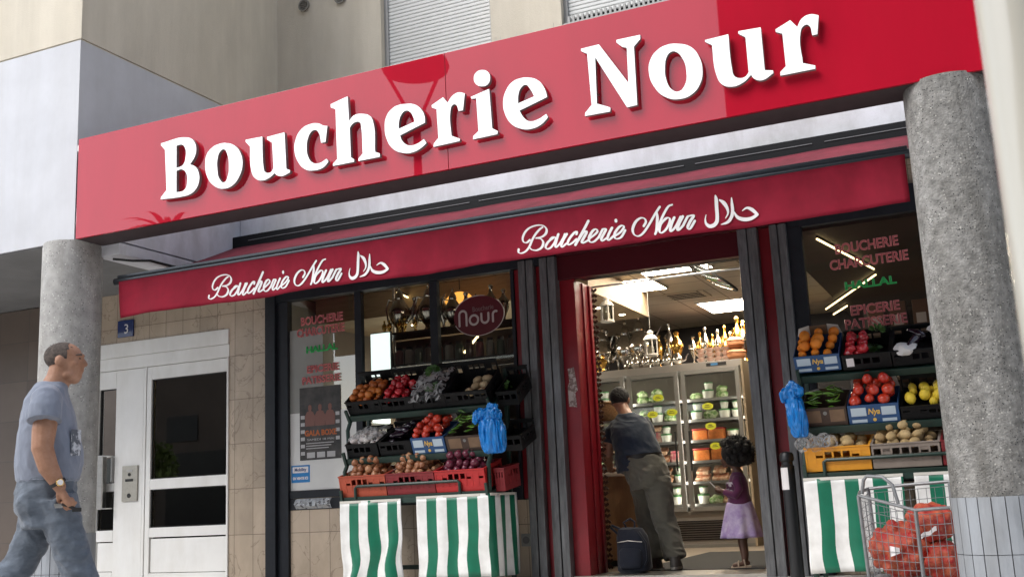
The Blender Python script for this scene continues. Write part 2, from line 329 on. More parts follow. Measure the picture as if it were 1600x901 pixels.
SIGN_GLYPHS = [[[(-6.38,3.848,1),(-6.091,3.848,0),(-6.021,3.805,0),(-5.992,3.729,0),(-6.008,3.66,0),(-6.057,3.602,1),(-6.0,3.571,0),(-5.962,3.51,0),(-5.957,3.442,0),(-5.99,3.374,0),(-6.051,3.339,0),(-6.134,3.331,0),(-6.373,3.343,1),(-6.368,3.364,1),(-6.31,3.415,1),(-6.334,3.779,1),(-6.379,3.829,1)],[(-6.207,3.795,1),(-6.146,3.793,0),(-6.109,3.747,0),(-6.105,3.677,0),(-6.134,3.61,0),(-6.204,3.595,1)],[(-6.203,3.57,1),(-6.142,3.571,0),(-6.095,3.527,0),(-6.085,3.457,0),(-6.111,3.388,0),(-6.2,3.377,1)]],[[(-5.676,3.722,0),(-5.582,3.679,0),(-5.52,3.596,0),(-5.504,3.504,0),(-5.532,3.415,0),(-5.6,3.345,0),(-5.7,3.328,0),(-5.8,3.371,0),(-5.869,3.455,0),(-5.894,3.566,0),(-5.878,3.659,0),(-5.817,3.711,0),(-5.75,3.727,0)],[(-5.699,3.671,0),(-5.658,3.609,0),(-5.645,3.517,0),(-5.654,3.435,0),(-5.693,3.382,0),(-5.739,3.416,0),(-5.765,3.51,0),(-5.762,3.605,0),(-5.736,3.659,0)]],[[(-5.473,3.713,1),(-5.303,3.709,1),(-5.29,3.445,0),(-5.278,3.404,0),(-5.247,3.387,0),(-5.211,3.393,0),(-5.191,3.422,1),(-5.203,3.637,1),(-5.255,3.675,1),(-5.255,3.697,1),(-5.08,3.704,1),(-5.064,3.392,1),(-5.027,3.372,1),(-5.029,3.355,1),(-5.103,3.337,0),(-5.158,3.353,0),(-5.179,3.374,1),(-5.237,3.343,0),(-5.307,3.333,0),(-5.378,3.367,0),(-5.412,3.427,0),(-5.428,3.646,1),(-5.473,3.695,1)]],[[(-4.663,3.68,1),(-4.683,3.548,1),(-4.725,3.549,1),(-4.746,3.635,0),(-4.78,3.668,0),(-4.817,3.661,0),(-4.851,3.611,0),(-4.864,3.532,0),(-4.85,3.454,0),(-4.81,3.399,0),(-4.747,3.383,0),(-4.676,3.407,1),(-4.657,3.381,1),(-4.703,3.343,0),(-4.793,3.331,0),(-4.885,3.358,0),(-4.952,3.435,0),(-4.983,3.532,0),(-4.969,3.628,0),(-4.916,3.699,0),(-4.837,3.726,0),(-4.751,3.718,0),(-4.696,3.688,0)]],[[(-4.63,3.856,1),(-4.517,3.881,1),(-4.468,3.89,1),(-4.458,3.683,1),(-4.412,3.719,0),(-4.334,3.717,0),(-4.265,3.686,0),(-4.237,3.635,0),(-4.225,3.384,1),(-4.183,3.364,1),(-4.183,3.336,1),(-4.379,3.336,1),(-4.377,3.358,1),(-4.338,3.39,1),(-4.348,3.619,0),(-4.358,3.65,0),(-4.39,3.662,0),(-4.427,3.651,0),(-4.453,3.623,1),(-4.447,3.379,1),(-4.418,3.357,1),(-4.418,3.337,1),(-4.615,3.337,1),(-4.615,3.356,1),(-4.575,3.387,1),(-4.584,3.805,1),(-4.628,3.828,1)]],[[(-3.941,3.721,0),(-3.875,3.707,0),(-3.813,3.661,0),(-3.777,3.59,0),(-3.775,3.537,1),(-3.997,3.476,1),(-3.98,3.429,0),(-3.927,3.383,0),(-3.856,3.38,0),(-3.788,3.407,1),(-3.768,3.372,1),(-3.821,3.339,0),(-3.893,3.32,0),(-3.977,3.331,0),(-4.067,3.383,0),(-4.119,3.473,0),(-4.133,3.559,0),(-4.114,3.656,0),(-4.057,3.71,0),(-3.996,3.725,0)],[(-4.008,3.531,1),(-4.003,3.59,0),(-3.98,3.643,0),(-3.943,3.666,0),(-3.907,3.651,0),(-3.878,3.605,0),(-3.867,3.562,1)]],[[(-3.714,3.664,1),(-3.613,3.709,1),(-3.576,3.658,1),(-3.528,3.707,0),(-3.478,3.721,0),(-3.426,3.702,1),(-3.447,3.572,1),(-3.484,3.573,1),(-3.508,3.63,0),(-3.534,3.63,0),(-3.553,3.588,0),(-3.552,3.39,1),(-3.482,3.353,1),(-3.485,3.336,1),(-3.709,3.331,1),(-3.705,3.356,1),(-3.664,3.394,1),(-3.672,3.625,1),(-3.711,3.646,1)]],[[(-3.273,3.857,0),(-3.224,3.829,0),(-3.21,3.78,0),(-3.231,3.735,0),(-3.283,3.729,0),(-3.329,3.756,0),(-3.346,3.807,0),(-3.325,3.848,0)]],[[(-3.377,3.664,1),(-3.222,3.696,1),(-3.211,3.385,1),(-3.167,3.355,1),(-3.17,3.332,1),(-3.372,3.328,1),(-3.37,3.353,1),(-3.325,3.385,1),(-3.332,3.644,1),(-3.372,3.648,1)]],[[(-2.903,3.719,0),(-2.829,3.684,0),(-2.783,3.622,0),(-2.765,3.571,0),(-2.76,3.538,1),(-2.984,3.478,1),(-2.952,3.417,0),(-2.91,3.382,0),(-2.845,3.382,0),(-2.774,3.411,1),(-2.762,3.382,1),(-2.815,3.341,0),(-2.892,3.321,0),(-2.978,3.337,0),(-3.057,3.392,0),(-3.103,3.48,0),(-3.113,3.562,0),(-3.089,3.648,0),(-3.031,3.711,0),(-2.963,3.726,0)],[(-2.992,3.535,1),(-2.986,3.603,0),(-2.962,3.651,0),(-2.926,3.667,0),(-2.892,3.629,0),(-2.861,3.564,1)]],[[(-2.478,3.849,1),(-2.339,3.852,1),(-2.139,3.518,1),(-2.133,3.78,1),(-2.164,3.792,1),(-2.207,3.837,1),(-2.205,3.856,1),(-2.028,3.854,1),(-2.03,3.822,1),(-2.08,3.777,1),(-2.086,3.343,1),(-2.161,3.34,1),(-2.373,3.761,1),(-2.382,3.412,1),(-2.284,3.364,1),(-2.287,3.334,1),(-2.477,3.337,1),(-2.474,3.361,1),(-2.422,3.41,1),(-2.432,3.802,1),(-2.476,3.83,1)]],[[(-1.763,3.727,0),(-1.673,3.682,0),(-1.622,3.598,0),(-1.607,3.497,0),(-1.63,3.406,0),(-1.694,3.342,0),(-1.782,3.325,0),(-1.879,3.359,0),(-1.955,3.45,0),(-1.985,3.559,0),(-1.97,3.648,0),(-1.918,3.71,0),(-1.845,3.736,0)],[(-1.79,3.676,0),(-1.739,3.612,0),(-1.719,3.509,0),(-1.738,3.417,0),(-1.784,3.381,0),(-1.832,3.406,0),(-1.866,3.491,0),(-1.867,3.577,0),(-1.848,3.651,0),(-1.822,3.676,0)]],[[(-1.573,3.711,1),(-1.409,3.716,1),(-1.405,3.465,0),(-1.395,3.413,0),(-1.361,3.389,0),(-1.32,3.392,0),(-1.296,3.418,1),(-1.296,3.668,1),(-1.342,3.705,1),(-1.34,3.722,1),(-1.189,3.715,1),(-1.189,3.409,1),(-1.135,3.395,1),(-1.135,3.376,1),(-1.214,3.343,0),(-1.264,3.365,0),(-1.282,3.395,1),(-1.337,3.354,0),(-1.416,3.339,0),(-1.481,3.369,0),(-1.514,3.441,0),(-1.527,3.663,1),(-1.571,3.697,1)]],[[(-1.093,3.678,1),(-0.992,3.72,1),(-0.951,3.662,1),(-0.917,3.713,0),(-0.862,3.731,0),(-0.807,3.711,1),(-0.828,3.582,1),(-0.86,3.582,1),(-0.882,3.661,0),(-0.911,3.659,0),(-0.934,3.618,0),(-0.939,3.405,1),(-0.862,3.371,1),(-0.864,3.349,1),(-1.091,3.349,1),(-1.088,3.376,1),(-1.05,3.406,1),(-1.051,3.637,1),(-1.093,3.659,1)]]]
SCRIPT_STROKES = [[(-3.228,2.5449,0),(-3.2291,2.5231,0),(-3.2029,2.5132,0),(-3.1657,2.5237,0),(-3.1342,2.5536,0),(-3.1085,2.5999,0),(-3.0799,2.6395,0),(-3.0417,2.6745,0),(-3.018,2.6866,0)],[(-3.1283,2.6027,0),(-3.1557,2.5879,0),(-3.1818,2.5979,0),(-3.1868,2.6299,0),(-3.1647,2.6707,0),(-3.1232,2.6991,0),(-3.0629,2.709,0),(-3.0108,2.6981,0),(-2.9863,2.6664,0),(-2.9947,2.6333,0),(-3.0286,2.6134,0),(-3.0749,2.6107,0)],[(-3.0749,2.6107,0),(-3.036,2.5989,0),(-3.018,2.5683,0),(-3.033,2.5332,0),(-3.0734,2.5171,0),(-3.1125,2.5257,0),(-3.1283,2.5403,0)],[(-2.9316,2.5932,0),(-2.9754,2.5685,0),(-3.0002,2.5348,0),(-2.9882,2.5146,0),(-2.9552,2.5223,0),(-2.9204,2.5606,0),(-2.9155,2.5908,0),(-2.9379,2.5972,0),(-2.9582,2.5846,0)],[(-2.8915,2.6121,0),(-2.9069,2.5711,0),(-2.919,2.5296,0),(-2.91,2.516,0),(-2.8762,2.542,0),(-2.848,2.5811,0),(-2.837,2.6042,0)],[(-2.821,2.6019,0),(-2.8491,2.5628,0),(-2.8676,2.5223,0),(-2.8587,2.5088,0),(-2.8253,2.5287,0)],[(-2.7415,2.5903,0),(-2.7372,2.6081,0),(-2.7566,2.6048,0),(-2.7906,2.5729,0),(-2.8119,2.539,0),(-2.8068,2.5168,0),(-2.7741,2.5275,0),(-2.7439,2.5508,0)],[(-2.647,2.6776,0),(-2.6718,2.6353,0),(-2.7071,2.5792,0),(-2.7509,2.509,0)],[(-2.7287,2.5395,0),(-2.6904,2.5921,0),(-2.6674,2.604,0),(-2.6652,2.5884,0),(-2.7007,2.5293,0),(-2.692,2.5159,0),(-2.653,2.5317,0)],[(-2.6493,2.5403,0),(-2.6001,2.5698,0),(-2.5798,2.5912,0),(-2.5913,2.6081,0),(-2.6173,2.5967,0),(-2.6454,2.5519,0),(-2.6412,2.5178,0),(-2.6098,2.5164,0),(-2.5701,2.5472,0)],[(-2.5736,2.5416,0),(-2.542,2.5947,0),(-2.5321,2.6012,0),(-2.5137,2.5967,0),(-2.5278,2.5714,0),(-2.5523,2.5325,0),(-2.5473,2.5136,0),(-2.5119,2.5297,0)],[(-2.4668,2.5988,0),(-2.4947,2.5544,0),(-2.5061,2.5228,0),(-2.4944,2.512,0),(-2.4585,2.5371,0)],[(-2.4463,2.5353,0),(-2.4014,2.559,0),(-2.3745,2.5912,0),(-2.3859,2.605,0),(-2.4112,2.5966,0),(-2.4446,2.5593,0),(-2.4501,2.5238,0),(-2.4293,2.5118,0),(-2.3977,2.5223,0),(-2.367,2.566,0)],[(-2.4333,2.6533,0.0217),(-2.4314,2.6445,0.0217)],[(-2.2257,2.5799,0),(-2.2078,2.6087,0),(-2.2186,2.6355,0),(-2.2501,2.6403,0),(-2.2872,2.6143,0),(-2.3098,2.5672,0),(-2.3029,2.5284,0),(-2.2721,2.5113,0),(-2.2325,2.5307,0),(-2.184,2.5863,0),(-2.1347,2.6541,0),(-2.0965,2.7016,0)],[(-2.1205,2.6758,0.0057),(-2.119,2.6266,0.0228),(-2.1274,2.5653,0.0206),(-2.1423,2.5081,0.008)],[(-2.1423,2.5081,0),(-2.1019,2.5865,0),(-2.0657,2.6498,0),(-2.031,2.6945,0),(-2.0023,2.7025,0)],[(-2.0564,2.6077,0),(-2.0966,2.5732,0),(-2.1096,2.5252,0),(-2.0952,2.5075,0),(-2.0626,2.5245,0),(-2.0347,2.5639,0),(-2.0257,2.6,0),(-2.0435,2.612,0),(-2.0697,2.5973,0)],[(-1.9942,2.6045,0),(-2.0162,2.5612,0),(-2.0287,2.5195,0),(-2.0202,2.509,0),(-1.9869,2.5382,0),(-1.9586,2.5836,0),(-1.9477,2.6037,0)],[(-1.9322,2.6044,0),(-1.9605,2.559,0),(-1.976,2.518,0),(-1.9673,2.5105,0),(-1.9309,2.5422,0)],[(-1.9321,2.5424,0),(-1.8989,2.5962,0),(-1.8861,2.6023,0),(-1.8524,2.6015,0),(-1.8798,2.5655,0),(-1.9028,2.5226,0),(-1.8873,2.5098,0),(-1.8495,2.5609,0)],[(-1.6855,2.7216,0.0103),(-1.6822,2.689,0.0263),(-1.6844,2.634,0.0251),(-1.6863,2.5669,0.0251),(-1.6941,2.5313,0.0274),(-1.7169,2.5103,0.0285),(-1.7473,2.5087,0.0263),(-1.7697,2.5304,0.0171),(-1.7732,2.5617,0.0103),(-1.7645,2.5942,0.0046)],[(-1.6596,2.6854,0.0091),(-1.6295,2.6573,0.0285),(-1.6102,2.6163,0.0206),(-1.6091,2.5795,0.0126),(-1.6296,2.549,0.0057)],[(-1.5731,2.6869,0.0069),(-1.574,2.6412,0.0194),(-1.5752,2.5925,0.0228),(-1.5876,2.5518,0.0228),(-1.6172,2.5197,0.0217),(-1.6648,2.5086,0.0046)],[(-1.5667,2.5882,0.0057),(-1.5466,2.5455,0.0228),(-1.5041,2.5239,0.0274),(-1.4514,2.5219,0.024),(-1.4088,2.5396,0.0217)],[(-1.4057,2.5421,0.0194),(-1.4402,2.5819,0.0251),(-1.4739,2.5999,0.0148),(-1.5076,2.5851,0.0057)]]
# ================================================================== materials of the place
concrete = mat('column concrete', (.30,.295,.28), .9, var=.38, scale=20, bump=.6, bscale=70)
def speckle(M, scale=90, dark=(.05,.05,.05), light=(.55,.54,.5)):
    N = M.node_tree.nodes; L = M.node_tree.links; p = N['Principled BSDF']
    src = p.inputs['Base Color'].links[0].from_socket; tc = N['Texture Coordinate']
    for colr, thr, sc_ in ((dark, .16, scale), (light, .13, scale*.8)):
        v = N.new('ShaderNodeTexVoronoi'); v.inputs['Scale'].default_value = sc_; L.new(tc.outputs['Object'], v.inputs['Vector'])
        n = N.new('ShaderNodeTexWhiteNoise'); L.new(v.outputs['Position'], n.inputs['Vector'])
        dn = N.new('ShaderNodeTexNoise'); dn.inputs['Scale'].default_value = 6; dn.inputs['Detail'].default_value = 3; L.new(tc.outputs['Object'], dn.inputs['Vector'])
        k = math_node(N, L, 'MULTIPLY', math_node(N, L, 'LESS_THAN', n.outputs['Value'], math_node(N, L, 'MULTIPLY', math_node(N, L, 'SUBTRACT', dn.outputs['Fac'], .32), thr*4)), math_node(N, L, 'LESS_THAN', v.outputs['Distance'], .36))
        mx = N.new('ShaderNodeMix'); mx.data_type = 'RGBA'; L.new(k, mx.inputs[0]); L.new(src, mx.inputs[6]); mx.inputs[7].default_value = (*colr, 1); src = mx.outputs[2]
    L.new(src, p.inputs['Base Color'])
speckle(concrete)
weather(concrete, .5, .8, 1.5, (2.5,2.5,.5), .40, .62); weather(concrete, .6, .4, 9., (1,1,1), .36, .55)
concrete_pale = mat('smooth pale concrete', (.40,.395,.38), .8, var=.22, scale=9, bump=.3, bscale=60)
speckle(concrete_pale, 70, (.2,.2,.2), (.6,.6,.57)); weather(concrete_pale, .72, .7, 1.6, (2.5,2.5,.35), .38, .6)
clad = mat('column cladding', (.30,.32,.345), .6, var=.12, scale=10, bump=.15, stretch=(1,1,.3))
clad_joint = mat('cladding joint', (.16,.16,.165), .9)
tile_beige = grid_mat('beige wall tile', (.52,.425,.325), (.20,.155,.115), .235, .46, .006, rough=.35, var=.16, ox=.05, veins=True)
tile_dark = grid_mat('brown passage tile', (.13,.10,.08), (.08,.07,.06), .47, .46, .006, rough=.5, var=.15)
paint_white = mat('pale panel paint', (.56,.57,.60), .6, var=.06, scale=2.5, bump=.04, bscale=120)
render_beige = mat('beige render', (.65,.595,.49), .85, var=.10, scale=1.6, bump=.25, bscale=160, stretch=(1,1,.45))
soffit_m = mat('soffit paint', (.74,.75,.80), .7, c2=(.52,.52,.51), scale=.55, mixlo=.47, mixhi=.66, bump=.1, bscale=60)
dark_metal = mat('dark anthracite metal', (.014,.016,.019), .4, var=.2, scale=20, spec=.3)
frame_grey = mat('grey shutter rail', (.16,.165,.175), .45, metal=.35, var=.3, scale=18, stretch=(3,3,.4), bump=.05)
frame_blue = mat('anthracite window frame', (.016,.019,.025), .45, var=.2, scale=12, spec=.3)
red_panel = mat('deep red lacquer', (.20,.004,.011), .42, var=.15, scale=4, coat=.15)
sign_red = mat('glossy red sign panel', (.43,.002,.020), .6, spec=.05, coat=1., coat_ior=1.53)
sign_red.node_tree.nodes['Principled BSDF'].inputs['Coat Roughness'].default_value = .015
sign_brown = mat('brown sign tray', (.045,.032,.034), .7, var=.15, scale=9)
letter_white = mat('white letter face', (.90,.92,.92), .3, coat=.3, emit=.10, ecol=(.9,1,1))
letter_side = mat('letter return', (.20,.19,.19), .4)
white_pvc = mat('white door paint', (.82,.82,.80), .35, var=.04, scale=3)
gasket = mat('black gasket', (.02,.02,.02), .7)
steel = mat('brushed steel', (.55,.54,.52), .3, metal=1., var=.1, scale=60, stretch=(.1,1,1))
glass = glass_mat('clear pane', (.88,.91,.90), 1.5)
glass_mirror = glass_mat('coated pane', (.80,.83,.82), 2.0)
awn_red = mat('awning cloth', (.25,.010,.028), .8, var=.14, scale=5, bump=.12, bscale=240, spec=.2)
awn_top = mat('awning cloth weathered top', (.21,.018,.036), .85, var=.16, scale=6, bump=.12, bscale=240)
white_print = mat('white print', (.80,.77,.77), .6)
paving = grid_mat('pavement slabs', (.58,.56,.53), (.2,.2,.19), .5, .5, .008, axes='XY', rough=.8, var=.14)
asphalt = mat('asphalt', (.05,.05,.052), .9, var=.25, scale=30, bump=.4, bscale=120)

weather(paint_white, .80, .32, 1.3, (2.,2.,.22), .40, .60); weather(render_beige, .75, .34, 1.1, (2.4,2.4,.2), .42, .62); weather(soffit_m, .62, .5, 1.6, (1.6,1.6,.7), .40, .58)
weather(sign_red, .82, .5, 1.2, (1.6,1.6,.35), .38, .6); weather(awn_red, .72, .6, 1.4, (1.6,1.6,.5), .38, .6); weather(awn_top, .6, .7, 2., (1.5,.5,1), .38, .6); weather(tile_beige, .7, .6, 1.3, (1.5,1.5,.6), .40, .6)
weather(white_pvc, .86, .6, 1.5, (1.5,1.5,.5), .38, .58); weather(clad, .75, .7, 2., (2,2,.5), .4, .6); weather(frame_grey, .6, .8, 3., (3,3,.4), .4, .62)
# ================================================================== ground
mb = MB(); mb.poly([(-150,-150,-.15),(150,-150,-.15),(150,150,-.15),(-150,150,-.15)]); structure(mb, 'road', asphalt)
mb = MB(); mb.box(-60,60,-7.2,9.1,-.4,-.02); structure(mb, 'pavement', paving)
mb = MB(); mb.box(-60,60,-7.36,-7.204,-.4,-.01,.02); structure(mb, 'kerb', mat('kerb stone', (.33,.32,.30), .8, var=.15, scale=12, bump=.2))
# ================================================================== the building above and beside the shop
bld = thing('apartment_building', 'beige rendered apartment building with pale lower band above the red shop sign', 'building', (-7.5, 9, 0))
mb = MB(); mb.box(-16,-7.485,7.07,10.3,3.17,5.105); mb.build('lower_band', paint_white, bld)
mb = MB(); mb.box(-15.9,-7.49,7.09,9.115,3.158,3.168); mb.build('bay_underside', mat('grey underside shade tone', (.17,.17,.17), .8, var=.15, scale=2), bld)  # dark sheet under the pale bay: shade put into its colour against bounced light
mb = MB(); mb.box(-16,-7.485,7.075,10.3,5.125,9.5); mb.box(-15.9,-7.5,7.09,10.2,5.104,5.126); mb.build('bay_wall', render_beige, bld)
mb = MB()
def wall_bits(y0, y1):
    mb.box(-7.485,-6.03,y0,y1,3.9,9.5); mb.box(-4.63,-3.80,y0,y1,3.9,9.5); mb.box(-2.3,4,y0,y1,3.9,9.5)
    mb.box(-6.03,-4.63,y0,y1,3.9,4.9); mb.box(-3.80,-2.3,y0,y1,3.9,4.9); mb.box(-6.03,-4.63,y0,y1,7.6,9.5); mb.box(-3.80,-2.3,y0,y1,7.6,9.5)
wall_bits(10.11, 10.45); mb.build('set_back_wall', render_beige, bld)
mb = MB(); mb.box(-7.20,4,9.125,10.11,3.545,3.9); mb.build('terrace_slab', render_beige, bld)
mb = MB(); mb.box(-7.20,4,9.06,9.118,3.45,4.02,.004); mb.build('fascia', soffit_m, bld)
mb = MB(); mb.box(-7.48,-7.2,7.33,9.12,3.05,3.16,.01); mb.box(-7.48,-7.205,7.33,9.12,3.175,3.9); mb.build('cross_beam', soffit_m, bld)
mb = MB(); mb.tube([(-7.30,7.36,3.02),(-7.15,7.45,3.0),(-7.08,7.6,3.02),(-7.08,8.9,3.02)], .012, 6); mb.build('cable', gasket, bld)
slat_m = mat('shutter slats', (.66,.67,.65), .5, var=.05, scale=6)
for x0, x1, zb in ((-6.03,-4.63,4.92),(-3.80,-2.3,5.705)):
    mb = MB(); z = zb
    while z < 7.58:
        mb.box(x0+.04, x1-.04, 10.215, 10.235, z+.006, z+.041, .005); mb.box(x0+.04, x1-.04, 10.222, 10.230, z, z+.006); z += .045
    sh = mb.build('roller_shutter', slat_m, bld)
    boxes('shutter_guide', mat('shutter guide grey', (.40,.40,.39), .5), sh, [(x0, x0+.045, 10.19, 10.25, 4.9, 7.6),(x1-.045, x1, 10.19, 10.25, 4.9, 7.6)])
    mb = MB(); mb.box(x0+.045, x1-.045, 10.30, 10.32, 4.9, 7.6); mb.build('window_pane', mat('dark window pane', (.02,.022,.025), .08), bld)
mb = MB()
for i in range(28): mb.box(-3.74+i*.052, -3.715+i*.052, 10.13, 10.15, 4.9, 5.70)
mb.box(-3.8,-2.3,10.125,10.155,5.615,5.63); mb.build('balcony_rail', mat('rail paint', (.35,.35,.34), .5), bld)
for vx, vz in ((-7.085,6.625),(-6.57,6.60)):
    mb = MB()
    c = Vector((vx,10.10,vz)); A = mb.ring(c, Vector((1,0,0)), Vector((0,0,1)), .075, .075, 20); B = mb.ring(c+Vector((0,-.02,0)), Vector((1,0,0)), Vector((0,0,1)), .075, .075, 20); Cc = mb.ring(c+Vector((0,-.02,0)), Vector((1,0,0)), Vector((0,0,1)), .058, .058, 20); D = mb.ring(c+Vector((0,-.002,0)), Vector((1,0,0)), Vector((0,0,1)), .058, .058, 20)
    mb.bridge(A,B); mb.bridge(B,Cc); mb.bridge(Cc,D); mb.cap(D)
    for k in (-.036,-.012,.012,.036): mb.box(vx-.045, vx+.045, 10.082, 10.096, vz+k-.004, vz+k+.004)
    mb.build('vent', mat('vent grey', (.23,.22,.19), .7), bld)
# ground floor walls
mb = MB(); mb.box(-7.385,-6.865,9.12,9.5,-.02,3.54); mb.box(-9.30,-7.385,9.12,9.5,2.60,3.54)
mb.box(-6.865,4,9.16,9.5,3.05,3.54)
mb.box(-6.60,-3.985,9.10,9.5,-.02,.68)
mb.box(-3.985,-3.60,9.17,9.5,-.02,.68); mb.build('tiled_wall', tile_beige, bld)
mb = MB(); mb.box(-16,-9.30,9.12,9.5,-.02,3.15); mb.build('passage_wall', tile_dark, bld)
mb = MB(); mb.box(-1.38,1.6,9.16,9.5,-.02,.68); mb.box(1.6,4,9.13,9.5,-.02,3.05); mb.build('right_wall', tile_beige, bld)

# address plate
t = thing('house_number_plate', 'small blue enamel house number plate reading 3 on the tiled wall', 'number plate', (-8.82,9.11,2.755))
mb = MB(); mb.box(-8.93,-8.705,9.098,9.12,2.66,2.85,.004); mb.build('plate', mat('blue enamel', (.012,.03,.13), .25, coat=.4), t)
text('numeral', '3', -8.80, 2.70, .15, white_print, t, 9.0965)
# bird spikes on the sign's top edge
t = thing('bird_spikes', 'row of thin bird spikes along the top of the red sign', 'bird spikes', (-4.5,7.2,4.12))
mb = MB()
for i in range(58):
    x = -6.3+i*.062; mb.tube([(x,7.2,4.09),(x+random.uniform(-.02,.02),7.2+random.uniform(-.05,.05),4.20)], .0016, 4)
mb.box(-6.32,-2.7,7.185,7.215,4.0835,4.089); mb.build('spike_strip', steel, t)

# ================================================================== concrete columns
def column(x, y, label, cm):
    t = thing('concrete_column', label, 'column', (x,y,0), group='columns carrying the shop sign')
    mb = MB(); n = 48
    prof = [(.252,-.03),(.252,.53),(.262,.56),(.262,2.9),(.262,3.12),(.255,3.165)]
    mb.lathe(prof, (x,y,0), n); mb.build('shaft', cm, t, angle=60)
    mb = MB()
    for i in range(22):
        a0 = 2*math.pi*(i+.04)/22; a1 = 2*math.pi*(i+.96)/22
        for z0, z1 in ((-.02,.235),(.239,.566)):
            P = []
            for r in (.268,.252):
                P.append([mb.v((x+r*math.cos(a), y+r*math.sin(a), z)) for z in (z0,z1) for a in ((a0,(a0+a1)/2,a1) if z == z0 else (a1,(a0+a1)/2,a0))])
            mb.face(P[0]); n_ = 6
            for k in range(n_): mb.face((P[0][(k+1) % n_], P[0][k], P[1][k], P[1][(k+1) % n_]))
    mb.build('base_cladding', clad, t, smooth=False)
    mb = MB(); mb.lathe([(.2535,-.02),(.2535,.568),(.2575,.575),(.253,.58)], (x,y,0), 48); mb.build('joint_mortar', clad_joint, t)
column(-.105, 7.22, 'rough grey concrete column beside the wire trolley of netted onions', concrete)
column(-7.65, 7.22, 'pale round concrete column behind the walking man by the white door', concrete_pale)

# ================================================================== red fascia sign
sg = thing('shop_sign', 'long glossy red shop sign with raised white Boucherie Nour letters', 'sign', (-3.5,7.1,3.165))
mb = MB(); mb.box(-7.40,-3.616,7.005,7.03,3.152,4.089,.002); mb.box(-3.612,.7,7.005,7.03,3.152,4.089,.002); mb.build('face_panel', sign_red, sg)
mb = MB(); mb.box(-7.397,.69,7.0305,7.325,3.150,4.083); mb.build('tray', sign_brown, sg)
mb = MB(); mb.box(-7.43,-7.402,7.02,7.068,3.98,4.04,.004); mb.build('fixing_clip', white_pvc, sg)
mb = MB(); mb.tube([(-7.412,7.03,3.17),(-7.43,7.04,3.32),(-7.415,7.03,3.55)], .006, 6); mb.build('cable', white_pvc, sg)
SIGN_NAMES = 'B o u c h e r i i e N o u r'.split()
def glyph_mesh(loops, depth, bevel=0.):
    cu = bpy.data.curves.new('g', 'CURVE'); cu.dimensions = '2D'; cu.fill_mode = 'BOTH'; cu.extrude = depth/2; cu.resolution_u = 6
    for lp in loops:
        sp = cu.splines.new('BEZIER'); sp.bezier_points.add(len(lp)-1); sp.use_cyclic_u = True
        for b, (x, z, f) in zip(sp.bezier_points, lp):
            b.co = (x, z, 0); b.handle_left_type = b.handle_right_type = 'VECTOR' if f else 'AUTO'
    o = bpy.data.objects.new('temporary_glyph', cu); col.objects.link(o); bpy.context.view_layer.update()
    me = bpy.data.meshes.new_from_object(o.evaluated_get(bpy.context.evaluated_depsgraph_get()))
    bpy.data.objects.remove(o); bpy.data.curves.remove(cu)
    return me
for lp in SIGN_GLYPHS:
    me = glyph_mesh(lp, .034)
    me.transform(wm(sg).inverted() @ Matrix.Translation((0, 6.968, 0)) @ Matrix.Rotation(R(90), 4, 'X'))
    me.materials.clear(); me.materials.append(letter_white); me.materials.append(letter_side)
    for p_ in me.polygons: p_.material_index = 0 if abs(p_.normal.y) > .7 else 1
    le = mesh_obj(me, 'letter', sg); WM[le.name] = wm(sg)
    xs = [v.co.x for v in me.vertices]; zs = [v.co.z for v in me.vertices]
    bx = wm(sg).translation
    mb = MB()
    for k in (.3, .7): # stand-off pins
        xx = bx.x+min(xs)+(max(xs)-min(xs))*.22; zz = bx.z+min(zs)+(max(zs)-min(zs))*k
        mb.tube([(xx,6.98,zz),(xx,7.004,zz)], .006, 6)
    mb.build('stand_off', steel, le)

# ================================================================== awning
aw = thing('shop_awning', 'dark red shop awning with white script lettering on its hanging valance', 'awning', (-3.8,8.2,3.0))
AX0, AX1 = -7.26, -.385
mb = MB(); mb.box(AX0,AX1+.3,8.94,9.058,3.385,3.535,.006); mb.build('cassette', mat('black cassette', (.008,.009,.011), .6, spec=.2), aw)
boxes('cassette_trim', mat('cassette trim', (.16,.17,.18), .5), aw, [(a,b_,8.934,8.939,3.47,3.477) for a, b_ in ((-7.0,-6.2),(-6.1,-4.4),(-4.3,-2.3),(-2.2,-1.2),(-1.1,-.3))])
mb = MB(); mb.sheet(lambda u, v: (AX0+.02+(AX1-AX0-.04)*u, 8.95-1.50*v, 3.415-.575*v-.03*math.sin(math.pi*v)+.004*math.sin(u*43)), 60, 10)
fb = mb.build('fabric', awn_top, aw)
sm = fb.modifiers.new('thick', 'SOLIDIFY'); sm.thickness = .002
mb = MB(); mb.tube([(AX0-.04,7.40,2.81),(AX1+.02,7.40,2.81)], .034, 14); mb.box(AX0,AX1,7.375,7.43,2.835,2.862,.006); mb.build('front_bar', mat('front bar metal', (.035,.042,.05), .28, metal=.5, coat=.3), aw)
for x in (AX0+.35, -3.9, AX1-.35):
    mb = MB(); mb.tube([(x,8.98,3.36),(x+.45,8.2,3.06),(x,7.46,2.80)], .022, 8); mb.build('folding_arm', dark_metal, aw)
def val(u, v):
    x = AX0+.03+(AX1-AX0-.05)*u
    wob = .016*math.sin(x*2.9)*v+.012*math.sin(x*7.7+1)*v*v+.006*math.sin(x*17+2*v)*v
    return (x + (.02*v if u < .002 else 0), 7.369+wob+.02*(v*v)*math.exp(-((x-AX0)/.12)**2), 2.80-(.335+.006*math.sin(x*4.1))*v)
mb = MB(); mb.sheet(val, 160, 10); vo = mb.build('valance', awn_red, aw)
sm = vo.modifiers.new('thick', 'SOLIDIFY'); sm.thickness = .002
